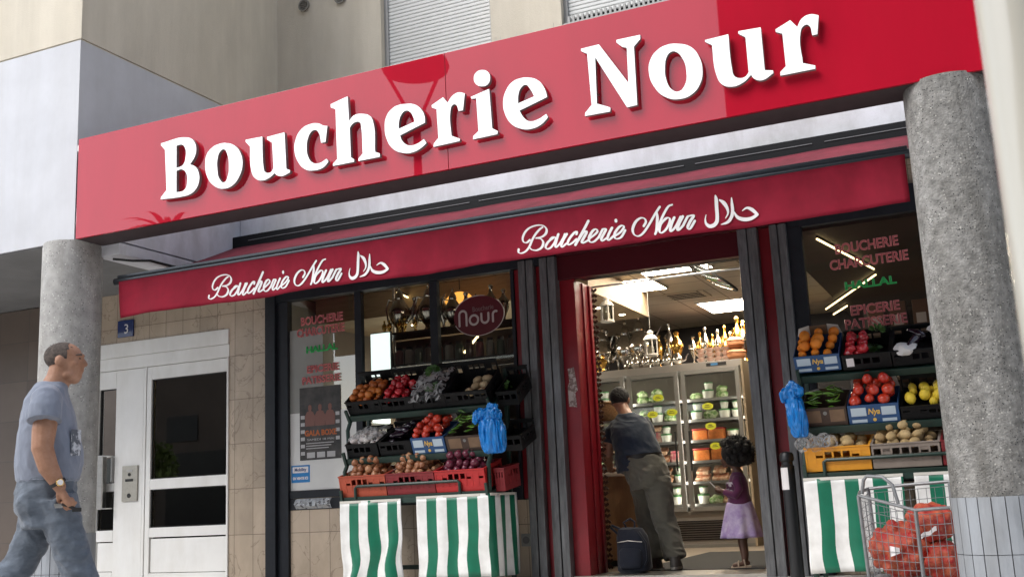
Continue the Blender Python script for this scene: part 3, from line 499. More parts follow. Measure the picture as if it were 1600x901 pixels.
def ribbon(mb, pts, y, base=.0075, thick=.0215, pen=R(0)):
    """calligraphic stroke: downstrokes heavy, hairlines thin, unless the point gives its own width"""
    P = [Vector((p[0], p[1])) for p in pts]; W = [p[2] for p in pts]
    Q = []; QW = []
    for i in range(len(P)-1):
        p0 = P[max(i-1,0)]; p1 = P[i]; p2 = P[i+1]; p3 = P[min(i+2,len(P)-1)]
        for k in range(6):
            t = k/6; Q.append(.5*((2*p1)+(p2-p0)*t+(2*p0-5*p1+4*p2-p3)*t*t+(3*p1-p0-3*p2+p3)*t**3)); QW.append(W[i]+(W[i+1]-W[i])*t)
    Q.append(P[-1]); QW.append(W[-1]); L_, R_ = [], []; ws = []
    for i, q in enumerate(Q):
        d = (Q[min(i+1,len(Q)-1)]-Q[max(i-1,0)]); d = d.normalized() if d.length else Vector((1,0))
        if QW[i] > 0: w_ = QW[i]
        else:
            ang = math.atan2(d.y, d.x); k = abs(math.sin(ang-R(-28)))   # nib held at a slant
            w_ = base+(thick-base)*k**1.6*(1. if d.y < .15 else .82)
        ws.append(w_)
    for _ in range(3): ws = [ws[0]]+[(ws[i-1]+ws[i]*2+ws[i+1])/4 for i in range(1,len(ws)-1)]+[ws[-1]]
    for i, q in enumerate(Q):
        d = (Q[min(i+1,len(Q)-1)]-Q[max(i-1,0)]); d = d.normalized() if d.length else Vector((1,0))
        n = Vector((-d.y, d.x))*ws[i]/2; L_.append(q+n); R_.append(q-n)
    def V(p): # follow the cloth
        yy = val(max(0,min(1,(p.x-AX0-.03)/(AX1-AX0-.05))), max(0,min(1,(2.80-p.y)/.335)))[1]
        return mb.v((p.x, yy-y, p.y))
    lv = [V(p) for p in L_]; rv = [V(p) for p in R_]
    for i in range(len(lv)-1): mb.face((lv[i], rv[i], rv[i+1], lv[i+1]))
    for end, d0 in ((0,-1),(-1,1)):
        c = Q[end]; r_ = ws[end]/2; d = (Q[1]-Q[0]) if end == 0 else (Q[-1]-Q[-2]); a0 = math.atan2(d.y, d.x)+(math.pi/2 if end == 0 else -math.pi/2)
        mb.face([V(c+Vector((math.cos(a0+math.pi*k/6), math.sin(a0+math.pi*k/6)))*r_) for k in range(7)])
for dx in (0., -2.968):
    for nm, rg in (('script_lettering', range(0,20)), ('arabic_lettering', range(20,len(SCRIPT_STROKES)))):
        mb = MB()
        for k in rg: ribbon(mb, [(x+dx, z, w_) for x, z, w_ in SCRIPT_STROKES[k]], .0030+.00035*k)
        bmesh.ops.recalc_face_normals(mb.bm, faces=mb.bm.faces); mb.build(nm, white_print, aw, smooth=False)

# ================================================================== white entrance door of the flats
wd = thing('entrance_door', 'white framed apartment entrance door with dark glass panes and steel pull handle', 'door', (-8.3,9.15,0))
mb = MB()
def bar_(x0,x1,z0,z1,y0=9.13,y1=9.20,bev=.005): mb.box(x0,x1,y0,y1,z0,z1,bev)
bar_(-9.30,-7.385,2.44,2.60,9.10,9.25); bar_(-9.30,-7.385,2.30,2.437,9.115,9.25)
bar_(-7.41,-7.385,-.02,2.30,9.105,9.25); bar_(-9.30,-9.20,-.02,2.30)
bar_(-8.555,-8.52,-.02,2.298,9.125,9.2)
mb.build('frame', white_pvc, wd)
mb = MB()   # fixed side panel
bar_(-8.513,-8.45,.0,2.295); bar_(-8.45,-7.413,2.155,2.295); bar_(-8.45,-7.413,.97,1.08); bar_(-8.45,-7.413,.47,.57); bar_(-8.45,-7.413,0,.10)
bar_(-8.44,-7.415,.105,.455,9.145,9.19,.008); mb.build('side_panel', white_pvc, wd)
mb = MB()   # the leaf that opens
bar_(-8.955,-8.56,.0,2.295); bar_(-9.2,-8.957,2.10,2.295); bar_(-9.2,-8.957,.975,1.065); bar_(-9.2,-8.957,.44,.56); bar_(-9.2,-8.957,0,.12); bar_(-9.19,-8.96,.125,.43,9.145,9.19,.008)
lf = mb.build('door_leaf', white_pvc, wd)
for a, b, z0, z1 in ((-8.45,-7.413,1.08,2.155),(-8.45,-7.413,.57,.97),(-9.2,-8.957,1.065,2.10),(-9.2,-8.957,.56,.975)):
    mb = MB(); mb.poly([(a,9.168,z0),(b,9.168,z0),(b,9.168,z1),(a,9.168,z1)]); mb.build('pane', glass_mirror, wd)
    mb = MB(); k = .010
    mb.box(a,b,9.150,9.165,z0,z0+k); mb.box(a,b,9.150,9.165,z1-k,z1); mb.box(a,a+k,9.150,9.165,z0+k,z1-k); mb.box(b-k,b,9.150,9.165,z0+k,z1-k); mb.build('pane_gasket', gasket, wd)
mb = MB(); mb.box(-9.085,-9.065,9.02,9.13,.79,1.36); mb.box(-9.09,-9.02,9.015,9.035,.785,1.365,.004); mb.box(-9.09,-8.97,9.02,9.13,1.35,1.362); mb.box(-9.09,-8.97,9.02,9.13,.788,.80)
mb.build('pull_handle', steel, lf)
# lobby behind the panes
mb = MB(); mb.box(-9.3,-7.39,9.205,9.25,-.02,.0); mb.poly([(-9.4,12,0),(-7.2,12,0),(-7.2,12,3),(-9.4,12,3)]); mb.poly([(-9.4,9.3,0),(-9.4,12,0),(-9.4,12,3),(-9.4,9.3,3)]); mb.poly([(-7.395,9.51,0),(-7.395,12,0),(-7.395,12,3),(-7.395,9.51,3)])
mb.poly([(-9.4,9.3,3),(-7.2,9.3,3),(-7.2,12,3),(-9.4,12,3)]); mb.poly([(-9.4,9.3,.0),(-7.2,9.3,.0),(-7.2,12,.0),(-9.4,12,.0)])
mb.build('lobby', mat('lobby wall', (.045,.035,.03), .6, var=.2, scale=2), wd, keep=True)
t = thing('wall_lamp', 'small warm globe lamp glowing behind the glass of the white door', 'lamp', (-7.75,10.2,2.3))
mb = MB(); mb.ball((-7.80,10.2,2.30), .05); mb.build('globe', mat('lamp globe', (1,.75,.35), .4, emit=9, ecol=(1,.72,.32)), t)
mb = MB(); mb.tube([(-7.80,10.2,2.34),(-7.80,10.2,3.0)], .008, 6); mb.build('stem', dark_metal, t)
t = thing('intercom_panel', 'brushed steel intercom panel with two round buttons on the white door', 'intercom', (-8.715,9.125,1.05))
mb = MB(); mb.box(-8.825,-8.61,9.110,9.130,.86,1.24,.004); mb.build('plate', mat('intercom steel', (.42,.40,.35), .4, metal=.7, var=.1, scale=40), t)
for zz, rr in ((1.145,.018),(.92,.024)):
    mb = MB(); mb.tube([(-8.72,9.104,zz),(-8.72,9.112,zz)], rr, 18); mb.build('button', gasket, t)
mb = MB(); mb.box(-8.775,-8.665,9.105,9.1095,1.07,1.098,.002); mb.build('name_strip', gasket, t)
mb = MB(); mb.box(-8.76,-8.68,9.106,9.1095,1.175,1.195,.001); mb.build('speaker_slot', steel, t)

# ================================================================== shop front
sf = thing('shop_facade', 'dark framed shop front with red lacquered panels around the open doorway', 'shop front', (-3.6,9.12,0))
mb = MB(); mb.box(-6.86,-6.735,9.03,9.14,-.02,3.05,.006); mb.build('window_frame', frame_blue, sf)
boxes('window_frame', frame_blue, sf, [(-6.733,-6.605,9.07,9.15,-.02,2.798),(-6.733,-3.602,9.05,9.16,2.80,3.04),(-6.605,-4.082,9.09,9.15,.795,.87),(-6.605,-4.082,9.095,9.15,.682,.79),(-4.08,-4.047,9.08,9.16,.68,2.798),(-1.498,-1.382,9.07,9.15,-.02,2.818),(-1.498,1.6,9.08,9.15,2.82,3.05),(-1.38,1.6,9.09,9.15,.68,.80)], .003)
boxes('mullion', frame_blue, sf, [(-5.805,-5.73,9.085,9.15,.872,2.798),(-4.949,-4.865,9.085,9.15,.872,2.798)], .003)
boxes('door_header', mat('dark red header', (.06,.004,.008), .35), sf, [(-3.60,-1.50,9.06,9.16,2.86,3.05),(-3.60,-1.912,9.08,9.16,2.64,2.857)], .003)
for a, b in ((-3.97,-3.82),(-3.755,-3.60),(-1.91,-1.745),(-1.637,-1.50)):
    mb = MB(); w3 = (b-a-.012)/2; mb.box(a,a+w3,9.02,9.16,-.02,2.855,.005); mb.box(a+w3+.012,b,9.02,9.16,-.02,2.855,.005); mb.box(a+w3,a+w3+.012,9.05,9.16,-.02,2.85); mb.build('shutter_rail', frame_grey, sf)
boxes('red_panel', red_panel, sf, [(-4.045,-3.972,9.10,9.165,.69,2.797),(-3.818,-3.757,9.09,9.165,-.02,2.797),(-3.598,-3.452,9.11,9.20,-.02,2.638),(-1.743,-1.639,9.10,9.20,-.02,2.855)], .004)
MB().box(-3.596,-3.455,9.202,9.52,-.02,2.638,.004).build('door_jamb', red_panel, sf)
boxes('jamb_moulding', red_panel, sf, [(-3.454,-3.44,9.30,9.33,0,2.63),(-3.454,-3.435,9.46,9.518,0,2.63)], .003)
mb = MB(); mb.box(-3.44,-1.91,9.25,9.33,2.655,2.70); mb.build('door_header', dark_metal, sf)
for a, b, mm in ((-6.605,-5.805,glass_mirror),(-5.73,-4.949,glass),(-4.865,-4.08,glass),(-1.38,1.6,glass)):
    yy = 9.112 if a < -6 else 9.13
    mb = MB(); mb.poly([(a,yy,.80),(b,yy,.80),(b,yy,2.82),(a,yy,2.82)]); mb.build('window_pane', mm, sf)
mb = MB(); mb.box(-3.6,-1.75,9.06,9.6,-.02,.004); mb.build('threshold', steel, sf)
mb = MB(); mb.box(-3.985,-3.955,9.0,9.1,1.30,1.38,.006); mb.build('lock_box', frame_grey, sf)
# pale sheets added over the first pane to brighten it like reflected sky
sky_tone_low = mat('white sky reflection tone', (.74,.75,.73), .3, coat=.35, var=.05, scale=3); sky_tone_up = mat('grey sky reflection tone', (.36,.37,.35), .25, coat=.5, var=.08, scale=2)
mb = MB(); mb.box(-6.603,-5.807,9.1085,9.111,.872,1.64); mb.build('sky_tone_sheet', sky_tone_low, sf)
mb = MB(); mb.box(-6.603,-6.20,9.1085,9.111,1.642,2.49); mb.build('sky_tone_sheet', sky_tone_up, sf)
sky_tone_up.node_tree.nodes['Principled BSDF'].inputs['Alpha'].default_value = .85
# lettering on the panes
red_vinyl = mat('red vinyl edge', (.50,.03,.04), .5); green_vinyl = mat('green vinyl', (.05,.60,.16), .5); red_fill = mat('dark red vinyl', (.30,.02,.03), .5); green_dark = mat('green vinyl fill', (.01,.14,.03), .5)
vinyl_text = (('BOUCHERIE',1.),('CHARCUTERIE',.8),('HALLAL',.46),('EPICERIE',.15),('PATISSERIE',0.))
def vinyl(y0, w_, rows, par):
    for body, xa, xb, z, h in rows:
        g = body == 'HALLAL'
        text('vinyl_lettering', body, (xa+xb)/2, z, h, green_vinyl if g else mat('red vinyl light edge', (.80,.26,.27), .5), par, y0-.003, width=xb-xa, outline=.0036, rot=R(-1.2))
        text('vinyl_lettering', body, (xa+xb)/2, z, h, green_dark if g else red_fill, par, y0, width=xb-xa, extrude=.0005, rot=R(-1.2), bold=.004)
vinyl(9.103,0,(('BOUCHERIE',-6.46,-5.95,2.535,.115),('CHARCUTERIE',-6.51,-5.93,2.42,.115),('HALLAL',-6.40,-6.02,2.245,.09),('EPICERIE',-6.39,-6.01,2.04,.10),('PATISSERIE',-6.45,-5.99,1.93,.10)),sf)
vinyl(9.1235,0,(('BOUCHERIE',-1.13,-.63,2.56,.115),('CHARCUTERIE',-1.185,-.565,2.43,.115),('HALLAL',-1.085,-.68,2.25,.09),('EPICERIE',-1.06,-.675,2.035,.11),('PATISSERIE',-1.115,-.63,1.925,.11)),sf)
# oval sticker
ov = thing('oval_window_sign', 'dark red oval window sign reading Boucherie nour in pale letters', 'window sign', (-4.44,9.12,2.41))
def oval(rx, rz, n=48): return [(-4.44+rx*math.cos(2*math.pi*i/n), 2.412+rz*math.sin(2*math.pi*i/n)) for i in range(n)]
mb = MB(); mb.prism(oval(.265,.19), 9.118, 9.128); mb.build('oval_plate', mat('oval red', (.085,.008,.014), .4), ov)
pale = mat('pale print', (.42,.36,.35), .6)
mb = MB(); P0 = oval(.268,.193); 
for i in range(48):
    if 5 < i < 10 or 20 < i < 27: continue
    a, b = P0[i], P0[(i+1) % 48]; mb.tube([(a[0],9.117,a[1]),(b[0],9.117,b[1])], .0045, 5)
mb.build('rim', pale, ov)
text('lettering', 'Boucherie', -4.39, 2.455, .07, mat('dull print', (.20,.13,.13), .6), ov, 9.115, width=.22, rot=R(-2))
def stroke_text(mb, strokes, r=.011):
    for s_ in strokes: mb.tube([(x,9.116,z) for x, z in s_], r, 6, round_caps=True, flat=.3)
mb = MB(); N0 = -4.645
def arc(cx, cz, r_, a0, a1, n=10, sx=1.): return [(cx+sx*r_*math.cos(R(a0+(a1-a0)*i/n)), cz+r_*math.sin(R(a0+(a1-a0)*i/n))) for i in range(n+1)]
for st_ in [[(N0,2.33)]+arc(N0+.038,2.435,.038,180,0)+[(N0+.076,2.33)], arc(N0+.155,2.375,.045,0,360,16), [(N0+.235,2.425),(N0+.235,2.375)]+arc(N0+.272,2.372,.037,180,360)+[(N0+.309,2.425)], [(N0+.355,2.34),(N0+.355,2.41)]+arc(N0+.385,2.405,.03,180,70)]:
    mb = MB(); stroke_text(mb, [st_]); mb.build('lettering', pale, ov)
# boxing poster
po = thing('gala_poster', 'dark boxing gala poster with orange heading taped inside the left window', 'poster', (-6.24,9.1060,1.53))
mb = MB(); mb.box(-6.485,-5.995,9.1045,9.1135,1.165,1.89); mb.build('sheet', mat('poster print', (.025,.025,.025), .55, c2=(.09,.082,.075), scale=6, mixlo=.35, mixhi=.7), po)
skin_print = mat('poster skin', (.22,.10,.08), .6); orange_print = mat('poster orange', (.50,.13,.03), .6); grey_print = mat('poster white', (.50,.50,.50), .6)
mb = MB()
for x, s_ in ((-6.36,1.),(-6.24,1.06),(-6.12,1.)):
    mb.prism([(x-.055*s_,1.50),(x+.055*s_,1.50),(x+.06*s_,1.60),(x+.035*s_,1.645),(x+.013,1.65),(x+.022,1.675),(x+.018,1.705),(x,1.715),(x-.018,1.705),(x-.022,1.675),(x-.013,1.65),(x-.035*s_,1.645),(x-.06*s_,1.60)], 9.1025, 9.1043)
mb.build('boxers_print', skin_print, po)
text('lettering', 'GALA BOXE', -6.235, 1.405, .075, orange_print, po, 9.1030, width=.38, bold=.003)
text('lettering', 'SAMEDI 18 MAI', -6.235, 1.355, .03, grey_print, po, 9.1030, width=.32)
mb = MB()
for k in range(3): mb.box(-6.41, -6.08-.03*k, 9.1032, 9.1044, 1.325-k*.025, 1.333-k*.025)
for k in range(3): mb.box(-6.40+k*.12, -6.305+k*.12, 9.1032, 9.1044, 1.185, 1.24)
for k in range(6): mb.box(-6.472, -6.425, 9.1032, 9.1044, 1.215+k*.072, 1.25+k*.072)
for k in range(4): mb.box(-6.055, -6.01, 9.1032, 9.1044, 1.35+k*.08, 1.385+k*.08)
mb.build('sponsor_print', grey_print, po)
bs = thing('blue_sticker', 'square blue and white sticker low in the corner of the left window', 'sticker', (-6.48,9.1060,1.03))
mb = MB(); mb.box(-6.592,-6.37,9.1050,9.1135,.95,1.12,.002); mb.build('sheet', mat('sticker blue', (.02,.22,.55), .4), bs)
mb = MB(); mb.box(-6.575,-6.387,9.1035,9.1048,1.045,1.105); mb.build('white_field', white_print, bs)
text('lettering', 'EN VENTE ICI', -6.481, .98, .035, white_print, bs, 9.1035, width=.18, bold=.002)
text('lettering', 'Mobility', -6.481, 1.062, .045, mat('sticker navy', (.01,.05,.2), .5), bs, 9.1030, width=.14, bold=.001)
# glowing panel put in place of a sky reflection in the middle pane
t = thing('sky_reflection_panel', 'bright white glowing panel standing in for a sky reflection in the middle pane above the crates', 'display', (-5.55,9.14,2.15))
mb = MB(); mb.box(-5.655,-5.44,9.142,9.155,1.935,2.36); mb.build('front_sheet', mat('sky reflection glow', (.8,.9,.86), .5, emit=.62, ecol=(.88,1,.95)), t)
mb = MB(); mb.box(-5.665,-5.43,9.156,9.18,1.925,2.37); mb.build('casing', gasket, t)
t = thing('torn_door_sticker', 'torn pale sticker on the red lacquered door panel', 'sticker', (-3.53,9.10,1.62))
mb = MB(); mb.prism([(-3.565,1.48),(-3.49,1.47),(-3.50,1.60),(-3.475,1.62),(-3.50,1.83),(-3.56,1.82),(-3.55,1.70),(-3.568,1.66)], 9.1065, 9.1095); mb.build('sheet', mat('torn paper', (.18,.12,.11), .6, c2=(.45,.38,.36), scale=25, mixlo=.45, mixhi=.55), t)

t = thing('wall_socket', 'grey square outdoor wall socket low on the tiled wall', 'socket', (-4.04,9.09,.325))
mb = MB(); mb.box(-4.09,-3.99,9.085,9.1,.27,.38,.006); mb.build('casing', mat('socket grey', (.22,.22,.21), .5), t)
mb = MB(); mb.tube([(-4.04,9.078,.325),(-4.04,9.086,.325)], .032, 20); mb.build('outlet', mat('socket outlet', (.10,.10,.10), .5), t)

# ================================================================== street things mirrored in the sign
ob = thing('opposite_building', 'dark brown apartment block across the street mirrored in the red sign', 'building', (5,-13,0))
mb = MB(); mb.box(-5.5,30,-22,-12,-.15,24); mb.build('wall', mat('opposite wall', (.10,.075,.065), .85, var=.1, scale=1), ob)
op = mat('opposite pane', (.02,.02,.022), .15)
for k in range(7):
    for s_ in range(5):
        mb = MB(); x = -3.6+k*4; z = 3+s_*4; mb.box(x,x+1.6,-12.0,-11.96,z,z+1.8); mb.build('window', op, ob)
ob2 = thing('low_opposite_building', 'low dark row of shops across the street mirrored in the panes', 'building', (-30,-13,0))
mb = MB(); 
for foot in (((-70,-12.1),(-22.4,-12.1),(-31,-22),(-70,-22)),((-18.9,-12.1),(-5.6,-12.1),(-5.6,-22),(-25.4,-22))):
    A = [mb.v((x,y,-.15)) for x, y in foot]; B = [mb.v((x,y,7.0)) for x, y in foot]; mb.cap(A, True); mb.cap(B); mb.bridge(A, B)
mb.build('wall', mat('low row wall', (.17,.13,.10), .85, var=.2, scale=.7), ob2)
for k in range(12):
    if k in (2,): continue
    mb = MB(); x = -9-k*4.6; mb.box(x,x+2.6,-12.1,-12.06,.4,2.9); mb.build('window', op, ob2)
    mb = MB(); mb.box(x,x+1.4,-12.1,-12.06,3.3,4.2); mb.build('upper_window', op, ob2)
mb = MB(); mb.box(-15,-12.8,-12.05,-11.9,3.0,3.7); mb.build('shop_board', mat('low row board', (.5,.5,.48), .6), ob2)
sl = thing('street_lamp', 'tall street lamp with forked arms and disc head mirrored in the red sign', 'street lamp', (-7.75,0,-.02))
lm = mat('lamp post paint', (.03,.032,.034), .5)
mb = MB(); mb.tube([(-7.75,0,-.15),(-7.75,0,3.0),(-7.75,0,6.45)], [.085,.075,.06], 12); mb.build('post', lm, sl)
for s_ in (-1,1):
    mb = MB(); mb.tube([(-7.75,0,6.42),(-7.75+s_*.50,0,7.36)], .030, 8); mb.build('arm', lm, sl)
mb = MB(); mb.lathe([(.1,7.52),(.50,7.50),(.53,7.40),(.50,7.33),(.3,7.31)], (-7.75,0,0), 32); mb.build('lamp_head', lm, sl)
pt_ = thing('palm_tree', 'slim palm whose crown is mirrored low at the left end of the red sign', 'palm', (-12.65,0,-.02))
mb = MB(); mb.tube([(-12.65,0,-.15),(-12.7,0.02,3),(-12.65,0,5.42)], [.12,.08,.06], 10); mb.build('trunk', mat('palm trunk', (.12,.08,.05), .9, var=.3, scale=30), pt_)
mb = MB()
for i in range(14):
    a = 2*math.pi*i/14; d = Vector((math.cos(a), math.sin(a), 0)); P = [Vector((-12.65,0,5.4))+d*(.78*k/6)+Vector((0,0,.22*math.sin(k/6*2.2)-.10*(k/6)**2+.12*(i % 2)*k/6)) for k in range(7)]
    mb.tube(P, [.025,.05,.06,.055,.04,.025,.006], 6, flat=.15)
mb.build('fronds', mat('palm leaf', (.05,.09,.025), .6, var=.3), pt_)
t = thing('street_tree', 'small leafy street tree mirrored in the panes of the white entrance door', 'tree', (-19,-3,-.15))
mb = MB(); mb.tube([(-19.6,-3,-.15),(-19.63,-3,.9),(-19.6,-3,1.7)], [.09,.07,.05], 8); mb.build('trunk', mat('tree bark', (.10,.075,.05), .9, var=.3, scale=20), t)
mb = MB(); rt = random.Random(3)
for i in range(700):
    d = Vector((rt.gauss(0,1), rt.gauss(0,1), rt.gauss(0,1))).normalized()*rt.random()**.4; p = Vector((-19.6,-3,1.95))+Vector((d.x*.62,d.y*.6,d.z*.62)); u_ = Vector((rt.gauss(0,1), rt.gauss(0,1), rt.gauss(0,1))).normalized(); w_ = u_.orthogonal().normalized()*.06; u_ *= .11
    mb.face([mb.v(p-u_), mb.v(p+w_), mb.v(p+u_), mb.v(p-w_)])
mb.build('crown', mat('tree leaf', (.14,.20,.05), .6, var=.5, scale=3), t, smooth=False)
# foreground pole
t = thing('street_pole', 'cream painted pole standing close by at the right edge', 'pole', (.098,2.0,-.02))
mb = MB(); mb.tube([(.098,2.0,-.02),(.098,2.0,3.6)], .062, 32, round_caps=False); mb.build('shaft', mat('cream pole paint', (.52,.50,.43), .18, coat=.6), t)
mb = MB(); mb.lathe([(.11,-.02),(.11,.0),(.075,.03),(.07,.12),(.063,.14)], (.098,2.0,0), 24); mb.build('collar', steel, t)
t = thing('bollard', 'black round pavement bollard with a white sticker beside the right stand', 'bollard', (-1.615,8.75,-.02))
mb = MB(); mb.lathe([(.056,-.02),(.054,.05),(.053,.84),(.044,.85),(.044,.875),(.055,.885),(.055,.925),(.045,.945),(.02,.955)], (-1.615,8.75,0), 24); mb.build('post', mat('bollard black', (.012,.013,.015), .4), t)
mb = MB(); mb.sheet(lambda u, v: (-1.615+.0545*math.sin(R(-70+80*u)), 8.75-.0545*math.cos(R(-70+80*u)), .66+.17*v), 10, 1); mb.build('sticker', white_print, t)
# ================================================================== produce: materials and master shapes
def fruit_mat(name, cols, rough=.35, scale=6, coat=.0, bump=.05):
    """colour drifts over the skin and from piece to piece"""
    M = bpy.data.materials.new(name); M.use_nodes = True; N = M.node_tree.nodes; L = M.node_tree.links
    p = N['Principled BSDF']; p.inputs['Roughness'].default_value = rough; p.inputs['Coat Weight'].default_value = coat
    tc = N.new('ShaderNodeTexCoord'); nz = N.new('ShaderNodeTexNoise'); nz.inputs['Scale'].default_value = scale/.06*.1; nz.inputs['Detail'].default_value = 4
    oi = N.new('ShaderNodeObjectInfo'); ad = N.new('ShaderNodeVectorMath'); ad.operation = 'ADD'; cb = N.new('ShaderNodeCombineXYZ')
    L.new(math_node(N, L, 'MULTIPLY', oi.outputs['Random'], 9.), cb.inputs[0]); L.new(tc.outputs['Object'], ad.inputs[0]); L.new(cb.outputs[0], ad.inputs[1]); L.new(ad.outputs[0], nz.inputs['Vector'])
    f = math_node(N, L, 'ADD', math_node(N, L, 'MULTIPLY', nz.outputs['Fac'], .6), math_node(N, L, 'MULTIPLY', oi.outputs['Random'], .5))
    rp = N.new('ShaderNodeValToRGB'); e = rp.color_ramp.elements; e[0].position = .2; e[1].position = .85
    e[0].color = (*cols[0], 1); e[1].color = (*cols[-1], 1)
    for i, c in enumerate(cols[1:-1]): k = e.new(.2+.65*(i+1)/(len(cols)-1)); k.color = (*c, 1)
    L.new(f, rp.inputs[0]); L.new(rp.outputs[0], p.inputs['Base Color'])
    b = N.new('ShaderNodeBump'); b.inputs['Strength'].default_value = bump*4; b.inputs['Distance'].default_value = .004; L.new(nz.outputs['Fac'], b.inputs['Height']); L.new(b.outputs[0], p.inputs['Normal'])
    return M
FM = dict(
 tomato=fruit_mat('tomato skin', [(.45,.025,.012),(.55,.05,.02),(.42,.015,.012)], .22, coat=.3),
 orange=fruit_mat('orange skin', [(.75,.20,.01),(.85,.28,.02)], .4, 60, bump=.2),
 persimmon=fruit_mat('dull orange skin', [(.42,.10,.02),(.60,.20,.04)], .4),
 onion=fruit_mat('onion skin', [(.20,.07,.03),(.36,.15,.07),(.46,.25,.13)], .35, 5, bump=.1),
 red_onion=fruit_mat('red onion skin', [(.10,.012,.03),(.17,.03,.055),(.08,.01,.025)], .3, 5),
 potato=fruit_mat('potato skin', [(.45,.30,.13),(.56,.41,.20),(.40,.26,.12)], .7, 9, bump=.25),
 lemon=fruit_mat('lemon skin', [(.80,.55,.03),(.85,.65,.06)], .35, 30, bump=.15),
 pepper=fruit_mat('green chilli skin', [(.05,.15,.012),(.13,.26,.03),(.035,.11,.01)], .25, coat=.3),
 red_pepper=fruit_mat('red pepper skin', [(.42,.012,.02),(.55,.03,.04)], .18, coat=.5),
 aubergine=fruit_mat('aubergine skin', [(.010,.006,.014),(.02,.010,.022)], .15, coat=.5),
 garlic=fruit_mat('garlic skin', [(.70,.64,.60),(.78,.74,.70),(.55,.45,.45)], .6, 8, bump=.2),
 leaf=fruit_mat('leafy greens', [(.02,.07,.015),(.06,.14,.03),(.03,.09,.02)], .5, 20),
 mushroom=fruit_mat('pale squash skin', [(.42,.30,.16),(.50,.40,.24)], .6),
)
def shape_mesh(kind):
    mb = MB()
    if kind == 'tomato': mb.lathe([(0,-.88),(.5,-.82),(.85,-.45),(1,0),(.9,.45),(.55,.74),(.2,.74),(.06,.66)], n=14)
    elif kind == 'onion': mb.lathe([(.08,-.95),(.5,-.80),(.88,-.4),(1,.02),(.86,.45),(.48,.76),(.18,.95),(.07,1.25),(.09,1.38)], n=14)
    elif kind == 'round': mb.ball((0,0,0), 1., u=14, v=9)
    elif kind == 'lemon': mb.lathe([(.05,-1.3),(.16,-1.2),(.55,-.98),(.90,-.5),(1,0),(.90,.5),(.55,.98),(.16,1.2),(.05,1.3)], n=14)
    elif kind == 'potato':
        mb.ball((0,0,0), 1.35, .95, .88, u=14, v=9)
        for v in mb.bm.verts: v.co *= 1+.12*noise.noise(v.co*1.3)
    elif kind == 'garlic':
        mb.lathe([(.1,-.7),(.7,-.62),(1,-.15),(.85,.3),(.4,.65),(.15,.95),(.1,1.4)], n=18)
        for v in mb.bm.verts:
            a = math.atan2(v.co.y, v.co.x); k = 1+.07*math.cos(a*8); v.co.x *= k; v.co.y *= k
    elif kind == 'chilli':
        P = [Vector((-1.9+.45*i, .10*math.sin(i*.9), .18*math.sin(i*.55))) for i in range(9)]
        mb.tube(P, [.10,.30,.36,.36,.33,.28,.21,.12,.03], 8, round_caps=False); mb.tube([P[0],P[0]+Vector((-.35,.1,.15))], [.07,.05], 6)
    elif kind == 'bell':
        mb.lathe([(.1,-.95),(.55,-1.0),(.85,-.6),(.98,0),(1,.5),(.8,.85),(.4,.82),(.12,.7),(.10,1.1)], n=18)
        for v in mb.bm.verts:
            a = math.atan2(v.co.y, v.co.x); k = 1+.10*math.cos(a*4); v.co.x *= k; v.co.y *= k
    elif kind == 'aubergine':
        P = [Vector((-2.2+.5*i, .05*i, .12*math.sin(i*.5))) for i in range(10)]; mb.tube(P, [.12,.45,.55,.6,.68,.78,.85,.86,.7,.25], 12)
    elif kind == 'leafclump':
        rnd = random.Random(5)
        for i in range(46):
            d = Vector((rnd.gauss(0,1), rnd.gauss(0,1), abs(rnd.gauss(0,1)))).normalized(); b_ = d*.35; t_ = d*rnd.uniform(.8,1.2); sd = d.cross(Vector((rnd.random(),rnd.random(),rnd.random()))).normalized()*rnd.uniform(.16,.3)
            m_ = (b_+t_)/2+Vector((0,0,.1)); n_ = d.cross(sd).normalized()*.08
            mb.face([mb.v(b_), mb.v(m_+sd+n_), mb.v(t_), mb.v(m_-sd+n_)])
    bmesh.ops.recalc_face_normals(mb.bm, faces=mb.bm.faces)
    me = bpy.data.meshes.new(kind); mb.bm.to_mesh(me); mb.bm.free(); me.shade_smooth(); return me
SHAPES = {}
def piece_mesh(kind, m_):
    key = (kind, m_)
    if key not in SHAPES:
        me = shape_mesh(kind); me.materials.append(FM[m_]); me.name = m_+'_mesh'; SHAPES[key] = me
    return SHAPES[key]
RN = random.Random(11)
